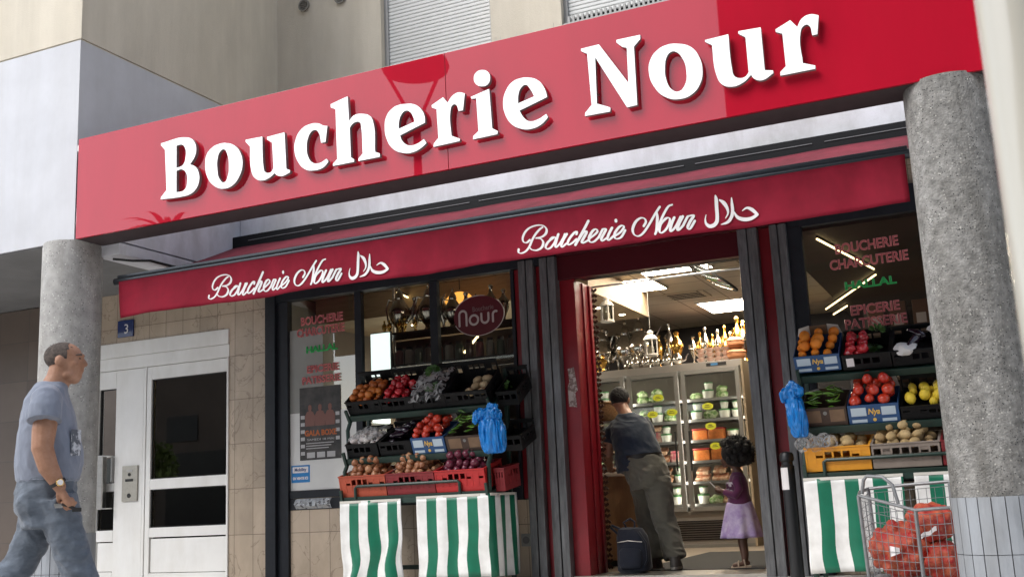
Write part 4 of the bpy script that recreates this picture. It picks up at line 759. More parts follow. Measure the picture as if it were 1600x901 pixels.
def heap(name, kind, m_, M, w_, d_, z0, r, label, cat, group, n=None, dome=.06, layers=2, aspect=1., upright=False, jit=.42):
    """pieces piled in a tray: M is the tray frame (x along the front, y to the back, z out of the tray)"""
    me = piece_mesh(kind, m_); spots = []
    st = r*1.85
    for l in range(layers):
        nx = max(1, int((w_-2*r*.6*aspect)/(st*aspect))+(0 if l % 2 == 0 else 0)); ny = max(1, int((d_-2*r*.6)/st))
        for i in range(nx):
            for j in range(ny):
                x = w_*(i+.5+(.25 if l % 2 else 0)-.12)/nx+RN.uniform(-jit,jit)*r; y = d_*(j+.5+(.2 if l % 2 else 0)-.1)/ny+RN.uniform(-jit,jit)*r
                u = (x/w_-.5)*2; v = (y/d_-.5)*2
                if l > 0 and (abs(u) > 1.02-.22*l or abs(v) > 1.05-.2*l): continue
                x = min(max(x, r*.9*aspect), w_-r*.9*aspect); y = min(max(y, r*.9), d_-r*.9)
                spots.append((x, y, z0+r*.8+l*r*1.35+dome*(1-u*u*.6)*(1-v*v*.5)+RN.uniform(-.15,.15)*r))
    if n and len(spots) > n: spots = spots[-n:]
    for x, y, z in spots:
        o = bpy.data.objects.new(name, me); col.objects.link(o)
        rot = Matrix.Rotation(RN.uniform(0,6.28), 4, 'Z') @ Matrix.Rotation(RN.uniform(-.35,.35) if upright else RN.uniform(0,6.28), 4, 'X') if kind not in ('chilli','potato','aubergine') else Matrix.Rotation(RN.uniform(-1.,1.)+(0 if kind != 'chilli' else .2), 4, 'Z') @ Matrix.Rotation(RN.uniform(-.3,.3), 4, 'Y') @ Matrix.Rotation(RN.uniform(0,6.28), 4, 'X')
        s_ = r*RN.uniform(.78,1.16)
        o.matrix_world = M @ Matrix.Translation((x,y,z)) @ rot @ Matrix.Scale(s_, 4)
        tag(o, label, cat, group)
# ---------------------------------------------------------------- crates
plastics = dict(black=mat('black crate plastic', (.005,.0055,.006), .45, spec=.25), orange=mat('orange red crate plastic', (.42,.075,.035), .5, var=.15, scale=9), maroon=mat('maroon crate plastic', (.22,.018,.022), .5, var=.15, scale=9),
  red=mat('red crate plastic', (.46,.022,.022), .42, var=.12, scale=9), yellow=mat('yellow crate plastic', (.72,.30,.015), .45, var=.1, scale=9), taupe=mat('grey brown crate plastic', (.26,.215,.18), .6, var=.15, scale=9))
def plastic_crate(label, M, w_, d_, h, mname, group=None, back_h=None, handle=True):
    t = thing('produce_crate', label, 'crate', M=M, group=group); m_ = plastics[mname]; th = .012; bh = back_h or h
    mb = MB(); mb.box(0,w_,0,d_,0,.012)
    def wall(fn, L_, hh, hole):
        """lattice wall of length L_: fn(a0, a1, t0, t1, z0, z1) adds a box"""
        fn(0,L_,0,th,.012,.045); fn(0,L_,0,th*1.15,hh-.028,hh)
        n = max(3, int(L_/.06))
        for i in range(n+1):
            a = (L_-.014)*i/n; fn(a,a+.014,0,th,.045,hh-.028)
        for i in range(n):
            a = (L_-.014)*i/n+.014; b = (L_-.014)*(i+1)/n
            zz = .045+(hh-.073)*.55
            if hole and abs((a+b)/2-L_/2) < .075: fn(a,b,.003,th-.004,.045,hh-.075); continue
            fn(a,b,.003,th-.004,.045,zz if (i+len(mname)) % 3 else hh-.028); fn(a,b,.003,th-.004,zz+.02,hh-.028) if i % 2 else None
    wall(lambda a0,a1,t0,t1,z0,z1: mb.box(a0,a1,t0,t1,z0,z1), w_, h, True)
    wall(lambda a0,a1,t0,t1,z0,z1: mb.box(a0,a1,d_-t1,d_-t0,z0,z1), w_, bh, handle)
    wall(lambda a0,a1,t0,t1,z0,z1: mb.box(t0,t1,a0+th,a1+th,z0,z1), d_-2*th, h, False)
    wall(lambda a0,a1,t0,t1,z0,z1: mb.box(w_-t1,w_-t0,a0+th,a1+th,z0,z1), d_-2*th, h, False)
    mb.build('basket', m_, t, local=True, smooth=False)
    mb = MB(); e = .006
    mb.box(-e,w_+e,-e,th,h-.002,h+.008,.003); mb.box(-e,w_+e,d_-th,d_+e,bh-.002,bh+.008,.003); mb.box(-e,th,th,d_-th,h-.002,h+.008); mb.box(w_-th,w_+e,th,d_-th,h-.002,h+.008)
    mb.build('rim', m_, t, local=True); return t
blue_card = mat('blue printed carton', (.02,.075,.20), .5, var=.12, scale=9); brown_card = mat('brown cardboard', (.20,.125,.075), .8, var=.15, scale=12); white_card = mat('white carton inside', (.62,.59,.55), .7, var=.06); dark_card = mat('dark brown carton', (.055,.032,.022), .6, var=.2, scale=9)
yellow_print = mat('yellow print', (.75,.48,.10), .6); pale_print = mat('pale carton print', (.50,.60,.68), .6)
def carton(label, M, w_, d_, h, blue=True, group=None, flap=.11, word=True):
    t = thing('carton_tray', label, 'carton', M=M, group=group); c = blue_card if blue else dark_card; th = .006
    mb = MB(); mb.box(0,w_,0,d_,0,.006); mb.box(0,w_,0,th,.006,h); mb.box(0,w_,d_-th,d_,.006,h); mb.box(0,th,th,d_-th,.006,h); mb.box(w_-th,w_,th,d_-th,.006,h); mb.build('tray', c, t, local=True)
    a = w_*.30
    if flap:
        for x0, x1, mm, lean in ((.0,a,white_card,.0),(a+.004,w_-a-.004,brown_card,-.012),(w_-a,w_,white_card,.004)):
            mb = MB(); zt = h+flap
            V = [(x0,d_-th*.5,h),(x1,d_-th*.5,h),(x1-(.02 if x1 == w_ else 0),d_-.01+lean,zt-(.02 if x1 == w_ else 0)),(x0+(.02 if x0 == 0 else 0),d_-.01+lean,zt-(.02 if x0 == 0 else 0))]
            A = [mb.v(p) for p in V]; B = [mb.v((p[0],p[1]+.005,p[2])) for p in V]; mb.face(A); mb.face(B[::-1])
            for i in range(4): mb.face((A[(i+1) % 4],A[i],B[i],B[(i+1) % 4]))
            mb.build('flap', mm, t, local=True)
    mb = MB(); y = -.0015
    if blue:
        for x0, x1 in ((.06,.36),(.66,.94)):
            pass
        mb.bm.free()
        for x0, x1 in ((.06,.36),(.66,.94)):
            for z0, z1 in ((.42,.86),(.08,.24)): MB().box(w_*x0,w_*x1,y,-.0002,h*z0,h*z1).build('printed_label', pale_print, t, local=True)
        if word:
            text('lettering', 'Nya', 0, 0, h*.42, yellow_print, t, M=Matrix.Translation((w_*.51,-.002,h*.5)), width=w_*.24, shear=.2, bold=.0015)
        mb = MB(); mb.tube([(w_*.51,-.003,h*.2),(w_*.51,-.0002,h*.2)], h*.09, 14); mb.build('printed_disc', yellow_print, t, local=True)
    else:
        mb.bm.free()
        for x0, x1 in ((.08,.42),(.62,.95)): MB().box(w_*x0,w_*x1,y,-.0002,h*.22,h*.86).build('printed_label', brown_card, t, local=True)
        mb = MB(); mb.tube([(w_*.52,-.003,h*.7),(w_*.52,-.0002,h*.7)], h*.10, 14); mb.build('printed_disc', mat('grey print', (.2,.2,.19), .6), t, local=True)
    return t
def fr(x, y, z, tilt): return Matrix.Translation((x,y,z)) @ Matrix.Rotation(R(tilt), 4, 'X')
# ---------------------------------------------------------------- display stands
stand_green = mat('dark green stand paint', (.012,.035,.026), .4, var=.2, scale=14)
green_stripe = stripe_mat('striped oilcloth', (.80,.80,.78), (.006,.155,.085), .20, off=.0)
def stand(label, x0, x1, group):
    t = thing('produce_stand', label, 'market stand', (x0,8.5,-.02), group=group)
    tiers = ((8.50,.765,14),(8.56,1.115,25),(8.62,1.515,35))
    for x in (x0+.015, x1-.02):
        mb = MB(); b = .018
        mb.box(x-b,x+b,8.515,8.55,-.02,.75,.004); mb.box(x-b,x+b,8.93,8.965,-.02,1.86,.004)
        mb.tube([(x,8.53,.74),(x,8.52,1.0),(x,8.60,1.12)], .019, 8); mb.tube([(x,8.60,1.12),(x,8.58,1.38),(x,8.66,1.52)], .019, 8)
        mb.build('side_post', stand_green, t)
        for y, z, ti in tiers:
            mb = MB(); mb.M = fr(x,y,z,ti); mb.box(-.015,.015,-.02,.42,-.035,-.006); mb.prism([(-.012,-.06),(.012,-.06),(.012,.08),(-.012,.08)], -.045, -.02); mb.build('bracket', stand_green, t)
    for k, (y, z, ti) in enumerate(tiers):
        mb = MB(); mb.M = fr(x0,y,z,ti); W = x1-x0
        mb.box(0,W,-.03,-.012,-.045,.012,.003); mb.box(0,W,.36,.39,-.035,-.006,.003); mb.box(0,W,.02,.35,-.022,-.006)
        mb.build('shelf', stand_green, t)
        if k == 0:
            mb = MB(); a, b = x0+.16, x1-.28
            mb.tube([(a,8.47,.75),(a,8.465,.85),(a+.02,8.463,.865),(b-.02,8.463,.865),(b,8.465,.85),(b,8.47,.75)], .014, 8); mb.build('guard_rail', stand_green, t)
    mb = MB(); mb.box(x0,x1,8.475,8.50,.70,.745,.004); mb.box(x0,x1,8.50,8.95,.695,.715); mb.box(x0,x1,8.93,8.95,.10,.14); mb.build('frame_rail', stand_green, t)
    return t
def skirt(label, pts, z0, z1, group, wob=.012, hang=0.):
    """striped oilcloth hung along a path of (x, y) points"""
    L_ = [0.]
    for a, b in zip(pts, pts[1:]): L_.append(L_[-1]+math.hypot(b[0]-a[0], b[1]-a[1]))
    T = L_[-1]; ph = RN.uniform(0,6)
    def at(s_):
        for i in range(len(pts)-1):
            if s_ <= L_[i+1]+1e-6:
                k = (s_-L_[i])/(L_[i+1]-L_[i]); return Vector((pts[i][0]+(pts[i+1][0]-pts[i][0])*k, pts[i][1]+(pts[i+1][1]-pts[i][1])*k, 0)), Vector((pts[i+1][1]-pts[i][1], -(pts[i+1][0]-pts[i][0]), 0)).normalized()
    def fn(u, v):
        s_ = u*T; p, n = at(s_); a = wob*(math.sin(s_*19+ph+v*1.4)+.6*math.sin(s_*31+ph*2-v*2))*(.15+.85*v)+.01*v
        lat = wob*.9*(math.sin(v*6.5+ph+s_*5)+.5*math.sin(v*13+s_*9+ph))*v*(1 if 0 < u < 1 else .6)
        return (p.x+n.x*a-n.y*lat, p.y+n.y*a, z1+(z0-z1)*v+.008*math.sin(s_*7+ph)*v)
    mb = MB(); mb.sheet(fn, 48, 14, lambda u, v: (u*T, v))
    o = mb.build('striped_skirt', green_stripe); s_ = o.modifiers.new('thick', 'SOLIDIFY'); s_.thickness = .0015
    tag(o, label, 'oilcloth', group)
    mb = MB(); mb.sheet(lambda u, v: (lambda p, n: (p.x+n.x*.004, p.y+n.y*.004, z1+.004-.022*v))(*at(u*T)), 12, 1); mb.build('hem', mat('oilcloth hem', (.62,.60,.54), .6, var=.08), o)
    return o
LX0, LX1 = -5.59, -4.09
stand('left dark green tiered produce stand in front of the left shop window', LX0, LX1, 'produce stands before the shop')
RX0, RX1 = -1.45, .06
stand('right dark green tiered produce stand beside the bollard and netted onions', RX0, RX1, 'produce stands before the shop')
skirt('left half of the green striped oilcloth under the left stand', [(LX0-.005,8.463),(-4.955,8.463)], .03, .735, 'striped oilcloths under the stands', .026)
skirt('green striped oilcloth wrapping the right corner of the left stand', [(-4.80,8.463),(LX1,8.463),(LX1+.012,8.50),(LX1+.012,9.0)], .05, .745, 'striped oilcloths under the stands', .012)
skirt('green striped oilcloth right of the bollard under the right stand', [(RX0-.005,8.463),(-.74,8.463)], .045, .735, 'striped oilcloths under the stands', .010)
skirt('green striped oilcloth partly hidden by the wire trolley and the column', [(-.665,8.463),(RX1,8.463)], .045, .735, 'striped oilcloths under the stands', .008)
G1 = 'crates on the left stand'; G2 = 'crates on the right stand'
# left stand, bottom row
M_ = fr(-5.60,8.495,.772,14)
for i, (c, lab, nm) in enumerate((('orange','orange red crate of brown onions at the left end of the left stand','orange red'),('maroon','maroon crate of brown onions in the middle of the bottom row','maroon'),('red','bright red crate of red onions in the bottom row of the left stand','bright red'))):
    M = M_ @ Matrix.Translation((i*.495,0,0)); plastic_crate(lab, M, .485,.37,.185, c, G1)
    if i < 2: heap('brown_onion','onion','onion', M @ Matrix.Translation((.02,.02,0)), .445,.33,.10,.036, 'brown onion heaped in the %s crate of the left stand' % nm, 'onion', 'brown onions in the %s crate' % nm, layers=3, dome=.085)
    else: heap('red_onion','onion','red_onion', M @ Matrix.Translation((.02,.02,0)), .445,.33,.10,.036, 'red onion heaped in the bright red crate of the left stand', 'onion', 'red onions in the bright red crate', layers=3, dome=.085)
M = Matrix.Translation((-4.085,8.60,.76)) @ Matrix.Rotation(R(8), 4, 'X'); plastic_crate('dark maroon crate standing behind the right end of the bright red onion crate', M, .09,.33,.19, 'maroon', G1, handle=False)
# left stand, middle row
M = fr(-5.56,8.565,1.125,25); plastic_crate('black crate of garlic under clear film at the left of the middle row', M, .33,.36,.125, 'black', G1, back_h=.16)
heap('garlic_bulb','garlic','garlic', M @ Matrix.Translation((.02,.02,0)), .29,.30,.06,.032, 'white garlic bulb in the black crate of the left stand', 'garlic', 'garlic bulbs on the left stand', layers=2, dome=.03, upright=True)
film = film_mat('clear wrap', c=(.5,.5,.5), amount=.02, rough=.08)
def film_sheet(label, M, w_, d_, z, amp=.03, over=.0):
    mb = MB(); mb.M = M
    mb.sheet(lambda u, v: (w_*u, d_*v-over*(1-v)**3, z+amp*noise.noise((u*5,v*5,z*9+w_))+.05*math.sin(math.pi*u)*math.sin(math.pi*v)-(over*1.2*(1-v)**4)), 26, 22); return tag(mb.build('plastic_film', film), label, 'plastic film')
film_sheet('clear plastic film over the garlic on the left stand', M, .33, .34, .16)
mb = MB(); mb.box(.09,.22,-.006,-.001,.02,.10); M0 = M; mb.M = M0; tag(mb.build('price_card', mat('price card', (.55,.52,.48), .6)), 'small pale price card on the front of the garlic crate', 'price card')
M = fr(-5.21,8.565,1.125,25); plastic_crate('black crate of aubergines between the garlic and the tomatoes', M, .33,.36,.125, 'black', G1, back_h=.18)
heap('aubergine','aubergine','aubergine', M @ Matrix.Translation((.02,.02,0)), .29,.32,.06,.036, 'glossy black aubergine in the crate beside the garlic', 'aubergine', 'aubergines on the left stand', layers=2, aspect=2.4, dome=.05)
M = fr(-4.865,8.555,1.118,25); carton('blue Nya carton of tomatoes in the middle of the left stand', M, .335,.36,.155, True, 'blue Nya cartons', .10)
heap('tomato','tomato','tomato', M @ Matrix.Translation((.01,.01,0)), .315,.32,.105,.037, 'red tomato heaped in the blue carton on the left stand', 'tomato', 'tomatoes on the left stand', layers=3, dome=.05)
M = fr(-4.52,8.56,1.118,25); carton('brown carton of green chillies beside the blue bags on the left stand', M, .36,.36,.145, False, 'brown cartons of chillies', .0)
heap('green_chilli','chilli','pepper', M @ Matrix.Translation((.02,.02,0)), .32,.32,.115,.028, 'long green chilli in the brown carton on the left stand', 'chilli', 'green chillies on the left stand', layers=4, aspect=1.7, dome=.06, jit=.5)
# left stand, top row
row = ((-5.575,.36,'black crate of dull orange persimmons at the left end of the top row'),(-5.21,.33,'black crate of red peppers in the top row of the left stand'),(-4.875,.33,'black crate of leafy greens under clear film on the left stand'),(-4.54,.42,'black crate of pale squash at the right of the top row'))
for i, (x, w_, lab) in enumerate(row):
    M = fr(x,8.615,1.525,35); plastic_crate(lab, M, w_,.37,.13, 'black', G1, back_h=.24)
    Mi = M @ Matrix.Translation((.02,.02,0))
    if i == 0: heap('persimmon','tomato','persimmon', Mi, w_-.04,.32,.055,.037, 'dull orange persimmon in the top crate of the left stand', 'persimmon', 'persimmons on the left stand', dome=.03)
    if i == 1: heap('red_pepper','bell','red_pepper', Mi, w_-.04,.32,.06,.036, 'shiny red pepper in the top row of the left stand', 'pepper', 'red peppers on the left stand', dome=.04)
    if i == 2:
        heap('leafy_bunch','leafclump','leaf', Mi, w_-.04,.32,.05,.07, 'bunch of dark leafy greens under film on the left stand', 'greens', 'leafy greens on the left stand', dome=.05, layers=2)
        film_sheet('crinkled clear film over the leafy greens of the left stand', M @ Matrix.Translation((0,-.01,0)), w_, .38, .19, .05, .06)
    if i == 3: heap('pale_squash','potato','mushroom', Mi, w_-.04,.32,.05,.042, 'pale squash lying in the black crate of the left stand', 'squash', 'pale squashes on the left stand', dome=.01, layers=1, n=6)
M = Matrix.Translation((-4.07,8.70,1.50)) @ Matrix.Rotation(R(30), 4, 'X'); plastic_crate('black crate standing behind the right end of the top row', M, .20,.34,.13, 'black', G1, back_h=.22)
heap('leafy_bunch','leafclump','leaf', M @ Matrix.Translation((.01,.02,0)), .18,.28,.05,.06, 'bunch of dark greens in the rear black crate of the left stand', 'greens', 'leafy greens in the rear crate', dome=.03, layers=1)
M = Matrix.Translation((-4.07,8.68,1.10)) @ Matrix.Rotation(R(20), 4, 'X'); plastic_crate('black crate half hidden behind the blue bags on the left stand', M, .22,.34,.13, 'black', G1, back_h=.18)
# right stand
M = fr(-1.425,8.495,.782,14); plastic_crate('yellow crate of potatoes on the right stand', M, .475,.37,.175, 'yellow', G2)
heap('potato','potato','potato', M @ Matrix.Translation((.02,.02,0)), .435,.33,.09,.034, 'potato lying in the yellow crate on the right stand', 'potato', 'potatoes in the yellow crate', dome=.04, aspect=1.25, layers=2)
M = fr(-.94,8.495,.782,14); plastic_crate('grey brown crate heaped with potatoes on the right stand', M, .475,.37,.175, 'taupe', G2)
heap('potato','potato','potato', M @ Matrix.Translation((.02,.02,0)), .435,.33,.10,.034, 'potato heaped in the grey brown crate on the right stand', 'potato', 'potatoes in the grey brown crate', dome=.07, aspect=1.2, layers=3)
M = fr(-.455,8.495,.782,14); plastic_crate('maroon crate of red onions beside the column on the right stand', M, .475,.37,.175, 'maroon', G2)
heap('red_onion','onion','red_onion', M @ Matrix.Translation((.02,.02,0)), .435,.33,.08,.036, 'red onion in the maroon crate behind the column', 'onion', 'red onions on the right stand', dome=.04)
M = fr(-1.425,8.56,1.12,25); carton('dark brown carton of long green chillies on the right stand', M, .33,.36,.15, False, 'brown cartons of chillies', .03)
heap('green_chilli','chilli','pepper', M @ Matrix.Translation((.02,.02,0)), .29,.32,.095,.028, 'long green chilli in the dark carton on the right stand', 'chilli', 'green chillies on the right stand', layers=3, aspect=1.7, dome=.04, jit=.5)
M = fr(-1.085,8.555,1.118,25); carton('blue Nya carton of tomatoes on the right stand', M, .365,.36,.15, True, 'blue Nya cartons', .12)
heap('tomato','tomato','tomato', M @ Matrix.Translation((.01,.01,0)), .345,.32,.11,.042, 'large red tomato heaped in the blue carton on the right stand', 'tomato', 'tomatoes on the right stand', layers=3, dome=.05)
M = fr(-.71,8.565,1.125,25); plastic_crate('black crate of lemons beside the column on the right stand', M, .50,.36,.10, 'black', G2, back_h=.22)
heap('lemon','lemon','lemon', M @ Matrix.Translation((.02,.02,0)), .46,.30,.05,.037, 'yellow lemon in the black crate on the right stand', 'lemon', 'lemons on the right stand', dome=.03, layers=2, aspect=1.1, n=22)
M = fr(-1.455,8.612,1.545,33); carton('blue Nya carton of oranges at the top of the right stand', M, .345,.37,.14, True, 'blue Nya cartons', .09)
heap('orange','round','orange', M @ Matrix.Translation((.01,.01,0)), .325,.33,.075,.040, 'orange heaped in the blue carton on the right stand', 'orange', 'oranges on the right stand', dome=.04)
M = fr(-1.095,8.615,1.535,33); plastic_crate('black crate of red peppers and greens at the top of the right stand', M, .355,.37,.12, 'black', G2, back_h=.15)
heap('red_pepper','bell','red_pepper', M @ Matrix.Translation((.02,.02,0)), .17,.30,.055,.034, 'shiny red pepper in the top crate of the right stand', 'pepper', 'red peppers on the right stand', dome=.04)
heap('leafy_bunch','leafclump','leaf', M @ Matrix.Translation((.18,.06,0)), .15,.26,.045,.062, 'bunch of green leaves beside the red peppers on the right stand', 'greens', 'leafy greens on the right stand', dome=.03)
mb = MB(); mb.M = M; mb.box(.03,.085,-.004,-.001,.03,.10); tag(mb.build('crate_sticker', white_print), 'small white sticker on the black crate of red peppers', 'sticker')
M = fr(-.73,8.615,1.535,33); plastic_crate('black crate of aubergines in white wrap at the top of the right stand', M, .40,.37,.12, 'black', G2, back_h=.15)
heap('aubergine','aubergine','aubergine', M @ Matrix.Translation((.04,.05,0)), .34,.28,.08,.046, 'glossy black aubergine in the top crate of the right stand', 'aubergine', 'aubergines on the right stand', dome=.03, layers=1, aspect=2.2, n=4)
mb = MB(); mb.M = M
for (x, y, z, sx, sy) in ((.10,.04,.12,.09,.07),(.33,.25,.16,.07,.07)):
    mb.ball((x,y,z), sx, sy, .035, u=20, v=12)
for v in mb.bm.verts: v.co += Vector((noise.noise(v.co*23), noise.noise(v.co*23+Vector((5,0,0))), noise.noise(v.co*19+Vector((0,9,0)))))*.022
tag(mb.build('wrapping_paper', mat('white wrap', (.66,.65,.64), .5)), 'crumpled white wrapping paper among the aubergines', 'wrapping')
M = fr(-.32,8.615,1.535,33); plastic_crate('black crate hidden by the column at the top of the right stand', M, .36,.37,.12, 'black', G2, back_h=.15)
# bags
blue_bag = mat('blue bag plastic', (.003,.17,.52), .25, var=.3, scale=9, coat=.15, bump=.9, bscale=16, stretch=(1.6,1.6,.5))
def bag_bundle(label, x, y, ztop, zbot, w_, seed):
    """a pad of thin carrier bags hung by its handles, crumpled and folded over at the top"""
    H = ztop-zbot; mb = MB(); r_ = w_/2; rb = random.Random(seed)
    mb.loft([(x+.03,y,zbot,r_*.50,.03),(x+.028,y,zbot+.015,r_*.66,.042),(x+.022,y,zbot+H*.22,r_*.80,.055),(x+.016,y,zbot+H*.45,r_*.84,.06),(x+.006,y,zbot+H*.64,r_*.70,.055),(x,y,zbot+H*.74,r_*.45,.045)], 24)
    mb.loft([(x+r_*.75,y+.01,zbot+H*.08,r_*.16,.02),(x+r_*.62,y+.01,zbot+H*.35,r_*.30,.03),(x+r_*.30,y,zbot+H*.70,r_*.22,.03)], 16)
    for k in range(5):
        mb.ball((x+r_*(-.55+.28*k)+rb.uniform(-.1,.1)*r_, y-.015+rb.uniform(-.01,.01), zbot+H*(.80+.05*(k % 2)+rb.uniform(-.03,.05))), r_*rb.uniform(.26,.40), rb.uniform(.03,.05), H*rb.uniform(.08,.13), u=14, v=10)
    mb.tube([(x-r_*.35,y-.02,zbot+H*.84),(x-r_*.75,y-.03,zbot+H*.78),(x-r_*.95,y-.03,zbot+H*.64)], [.035,.036,.016], 10)
    mb.tube([(x,y-.01,zbot+H*.84),(x+r_*.1,y-.015,zbot+H*.98),(x+r_*.5,y-.012,zbot+H*.96)], [.03,.026,.012], 10)
    o = remeshed(mb, 'carrier_bags', blue_bag, .0062, 1, folds=.012, fs=(32,32,4), seed=seed*2.3)
    o.data.set_sharp_from_angle(angle=R(32))
    return tag(o, label, 'carrier bags', 'bundles of blue bags')
bag_bundle('large bundle of blue carrier bags hanging at the right end of the left stand', -4.03,8.42,1.49,1.085,.29,1)
bag_bundle('knotted blue carrier bags hanging at the left end of the right stand', -1.465,8.42,1.46,1.05,.165,4)
mb = MB()
for i in range(5): mb.ball((-1.43+.05*i,8.43+.01*i,.99+.02*(i % 2)), .055, .05, .06, u=18, v=12)
for v in mb.bm.verts: v.co += Vector((noise.noise(v.co*30), noise.noise(v.co*30+Vector((5,0,0))), noise.noise(v.co*30+Vector((0,9,0)))))*.014
tag(mb.build('clear_bags', film_mat('clear bag film', c=(.75,.77,.78), amount=.03, rough=.06), angle=15), 'crumpled clear plastic bags stuffed beside the yellow crate', 'plastic bags')
# ---------------------------------------------------------------- wire trolley with netted onions
tr = thing('wire_trolley', 'grey wire trolley holding red nets of onions beside the column', 'trolley', (-.7,7.75,-.02))
wire = mat('galvanised wire', (.22,.225,.23), .5, metal=.5, var=.15, scale=30)
X0t, X1t, Y0t, Y1t = -.99, -.40, 7.62, 8.12
NL, NR, FL, FRr = (-.965,7.66,.60), (-.40,7.58,.50), (-.95,8.10,.64), (-.40,8.06,.665)
near = (-.612,7.60,.492)
mb = MB(); mb.tube([FL,(-.985,7.90,.62),NL,near,(-.50,7.575,.498),NR], .0115, 8); mb.tube([FL,(-.7,8.09,.655),FRr], .0115, 8); mb.build('top_rail', wire, tr)
for p in (near, NL, FL, (-.41,8.06,.66)):
    mb = MB(); mb.tube([p,(p[0]*.97-.015,p[1],.03)], .013, 8); mb.build('corner_post', wire, tr)
mb = MB(); mb.tube([(-.945,7.70,.61),(-.925,7.69,.70),(-.90,7.68,.725),(-.80,7.65,.715),(-.74,7.635,.66),(-.715,7.63,.535)], .012, 8); mb.build('handle', wire, tr)
mb = MB()
def grid(p00, p10, p01, p11, nu, nv):
    L4 = lambda u, v: tuple((1-u)*(1-v)*a+u*(1-v)*b+(1-u)*v*c+u*v*d for a, b, c, d in zip(p00, p10, p01, p11))
    for i in range(nu+1): mb.tube([L4(i/nu,0),L4(i/nu,1)], .0022, 4)
    for j in range(nv+1): mb.tube([L4(0,j/nv),L4(1,j/nv)], .0022, 4)
low = lambda p, z=.06: (p[0]*.97-.015, p[1], z)
dn = lambda p: (p[0],p[1],p[2]-.03)
grid(low(NL), low(near), dn(NL), dn(near), 9, 8); grid(low(near), low(NR), dn(near), dn(NR), 5, 6); grid(low(FL), low(FRr), dn(FL), dn(FRr), 10, 8); grid(low(NL), low(FL), dn(NL), dn(FL), 8, 8); grid(low(NL), low(near), low(FL), low(FRr), 8, 8)
mb.build('mesh_panel', wire, tr)
for p in (near, NL, (FL[0],FL[1],0), (-.42,8.05,0)):
    mb = MB(); mb.tube([(p[0]-.012,p[1],.03),(p[0]+.012,p[1],.03)], .045, 16); mb.build('castor', gasket, tr)
net_red = mat('red onion net', (.40,.018,.018), .45, c2=(.44,.11,.045), scale=16, mixlo=.38, mixhi=.66, bump=.4, bscale=150)
def net_bag(label, c, rx, ry, rz, seed):
    rnd = random.Random(seed); mb = MB()
    mb.ball(c, rx*.86, ry*.86, rz*.86, u=16, v=10)
    for i in range(70):
        z = rnd.uniform(-1,1); a = rnd.uniform(0,6.28); q = math.sqrt(1-z*z); mb.ball((c[0]+rx*.84*q*math.cos(a), c[1]+ry*.84*q*math.sin(a), c[2]+rz*.84*z), rnd.uniform(.032,.042), u=10, v=7)
    o = remeshed(mb, 'onion_net', net_red, .011, 2); return tag(o, label, 'net of onions', 'red nets of onions')
net_bag('large red net of onions slumped at the left of the trolley', (-.74,7.86,.235), .235,.20,.195, 3)
net_bag('red net of onions lying on top against the column', (-.55,7.84,.40), .165,.18,.125, 5)
net_bag('red net of onions at the bottom of the trolley beside the column', (-.50,7.84,.16), .13,.19,.13, 8)
t = thing('net_tag', 'white and red paper tag on the nets of onions', 'tag', (-.62,7.67,.3), group='paper tags on the nets')
mb = MB(); mb.sheet(lambda u, v: (-.60+.10*u, 7.655-.012*math.sin(u*3), .305+.03*v+.05*u+.006*math.sin(u*9)), 8, 2); mb.build('sheet', white_print, t)
t = thing('net_tag', 'folded white tag low on the large net of onions', 'tag', (-.78,7.66,.23), group='paper tags on the nets')
mb = MB(); mb.sheet(lambda u, v: (-.80+.06*u, 7.645-.01*math.sin(u*3), .20+.07*v*(1-u*.5)+.02*u), 6, 2); mb.build('sheet', white_print, t)
# ================================================================== inside the shop
floor_m = grid_mat('shop floor tile', (.30,.25,.20), (.14,.12,.10), .45, .45, .005, axes='XY', rough=.35, var=.12)
ceil_m = grid_mat('ceiling tile', (.50,.45,.38), (.22,.19,.16), .6, .6, .018, axes='XY', rough=.9, var=.05, bump=.1)
mb = MB(); mb.box(-7.2,1.6,9.51,15.6,-.1,-.001); mb.box(-3.45,-1.75,9.15,9.51,-.1,.0); structure(mb, 'floor', floor_m)
mb = MB(); mb.box(-7.3,1.7,9.51,15.7,3.05,3.1); structure(mb, 'ceiling', ceil_m)
wall_in = mat('shop wall paint', (.26,.215,.165), .8, var=.1, scale=2)
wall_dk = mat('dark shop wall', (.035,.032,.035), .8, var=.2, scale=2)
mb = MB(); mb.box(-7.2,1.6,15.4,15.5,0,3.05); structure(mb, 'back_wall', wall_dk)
mb = MB(); mb.box(-7.25,-7.15,9.51,15.4,0,3.05); structure(mb, 'left_wall', wall_in)
mb = MB(); mb.box(1.5,1.6,9.51,15.4,0,3.05); structure(mb, 'right_wall', wall_in)
mb = MB(); mb.box(-7.1,-3.75,10.3,12.35,2.76,3.045); structure(mb, 'dropped_or_added_ceiling', mat('dropped ceiling wood', (.40,.29,.18), .6, var=.15, scale=4, stretch=(1,1,8)))
t = thing('door_mat', 'dark rubber door mat lying inside the shop doorway', 'door mat', (-2.5,10.6,0))
mb = MB(); mb.box(-3.25,-1.93,9.62,12.4,.0,.010,.004); mb.build('mat', mat('rubber mat', (.02,.02,.021), .85, bump=.4, bscale=200), t)
lit = mat('lit ceiling panel', (1,.95,.85), .5, emit=22.0, ecol=(1,.88,.70))
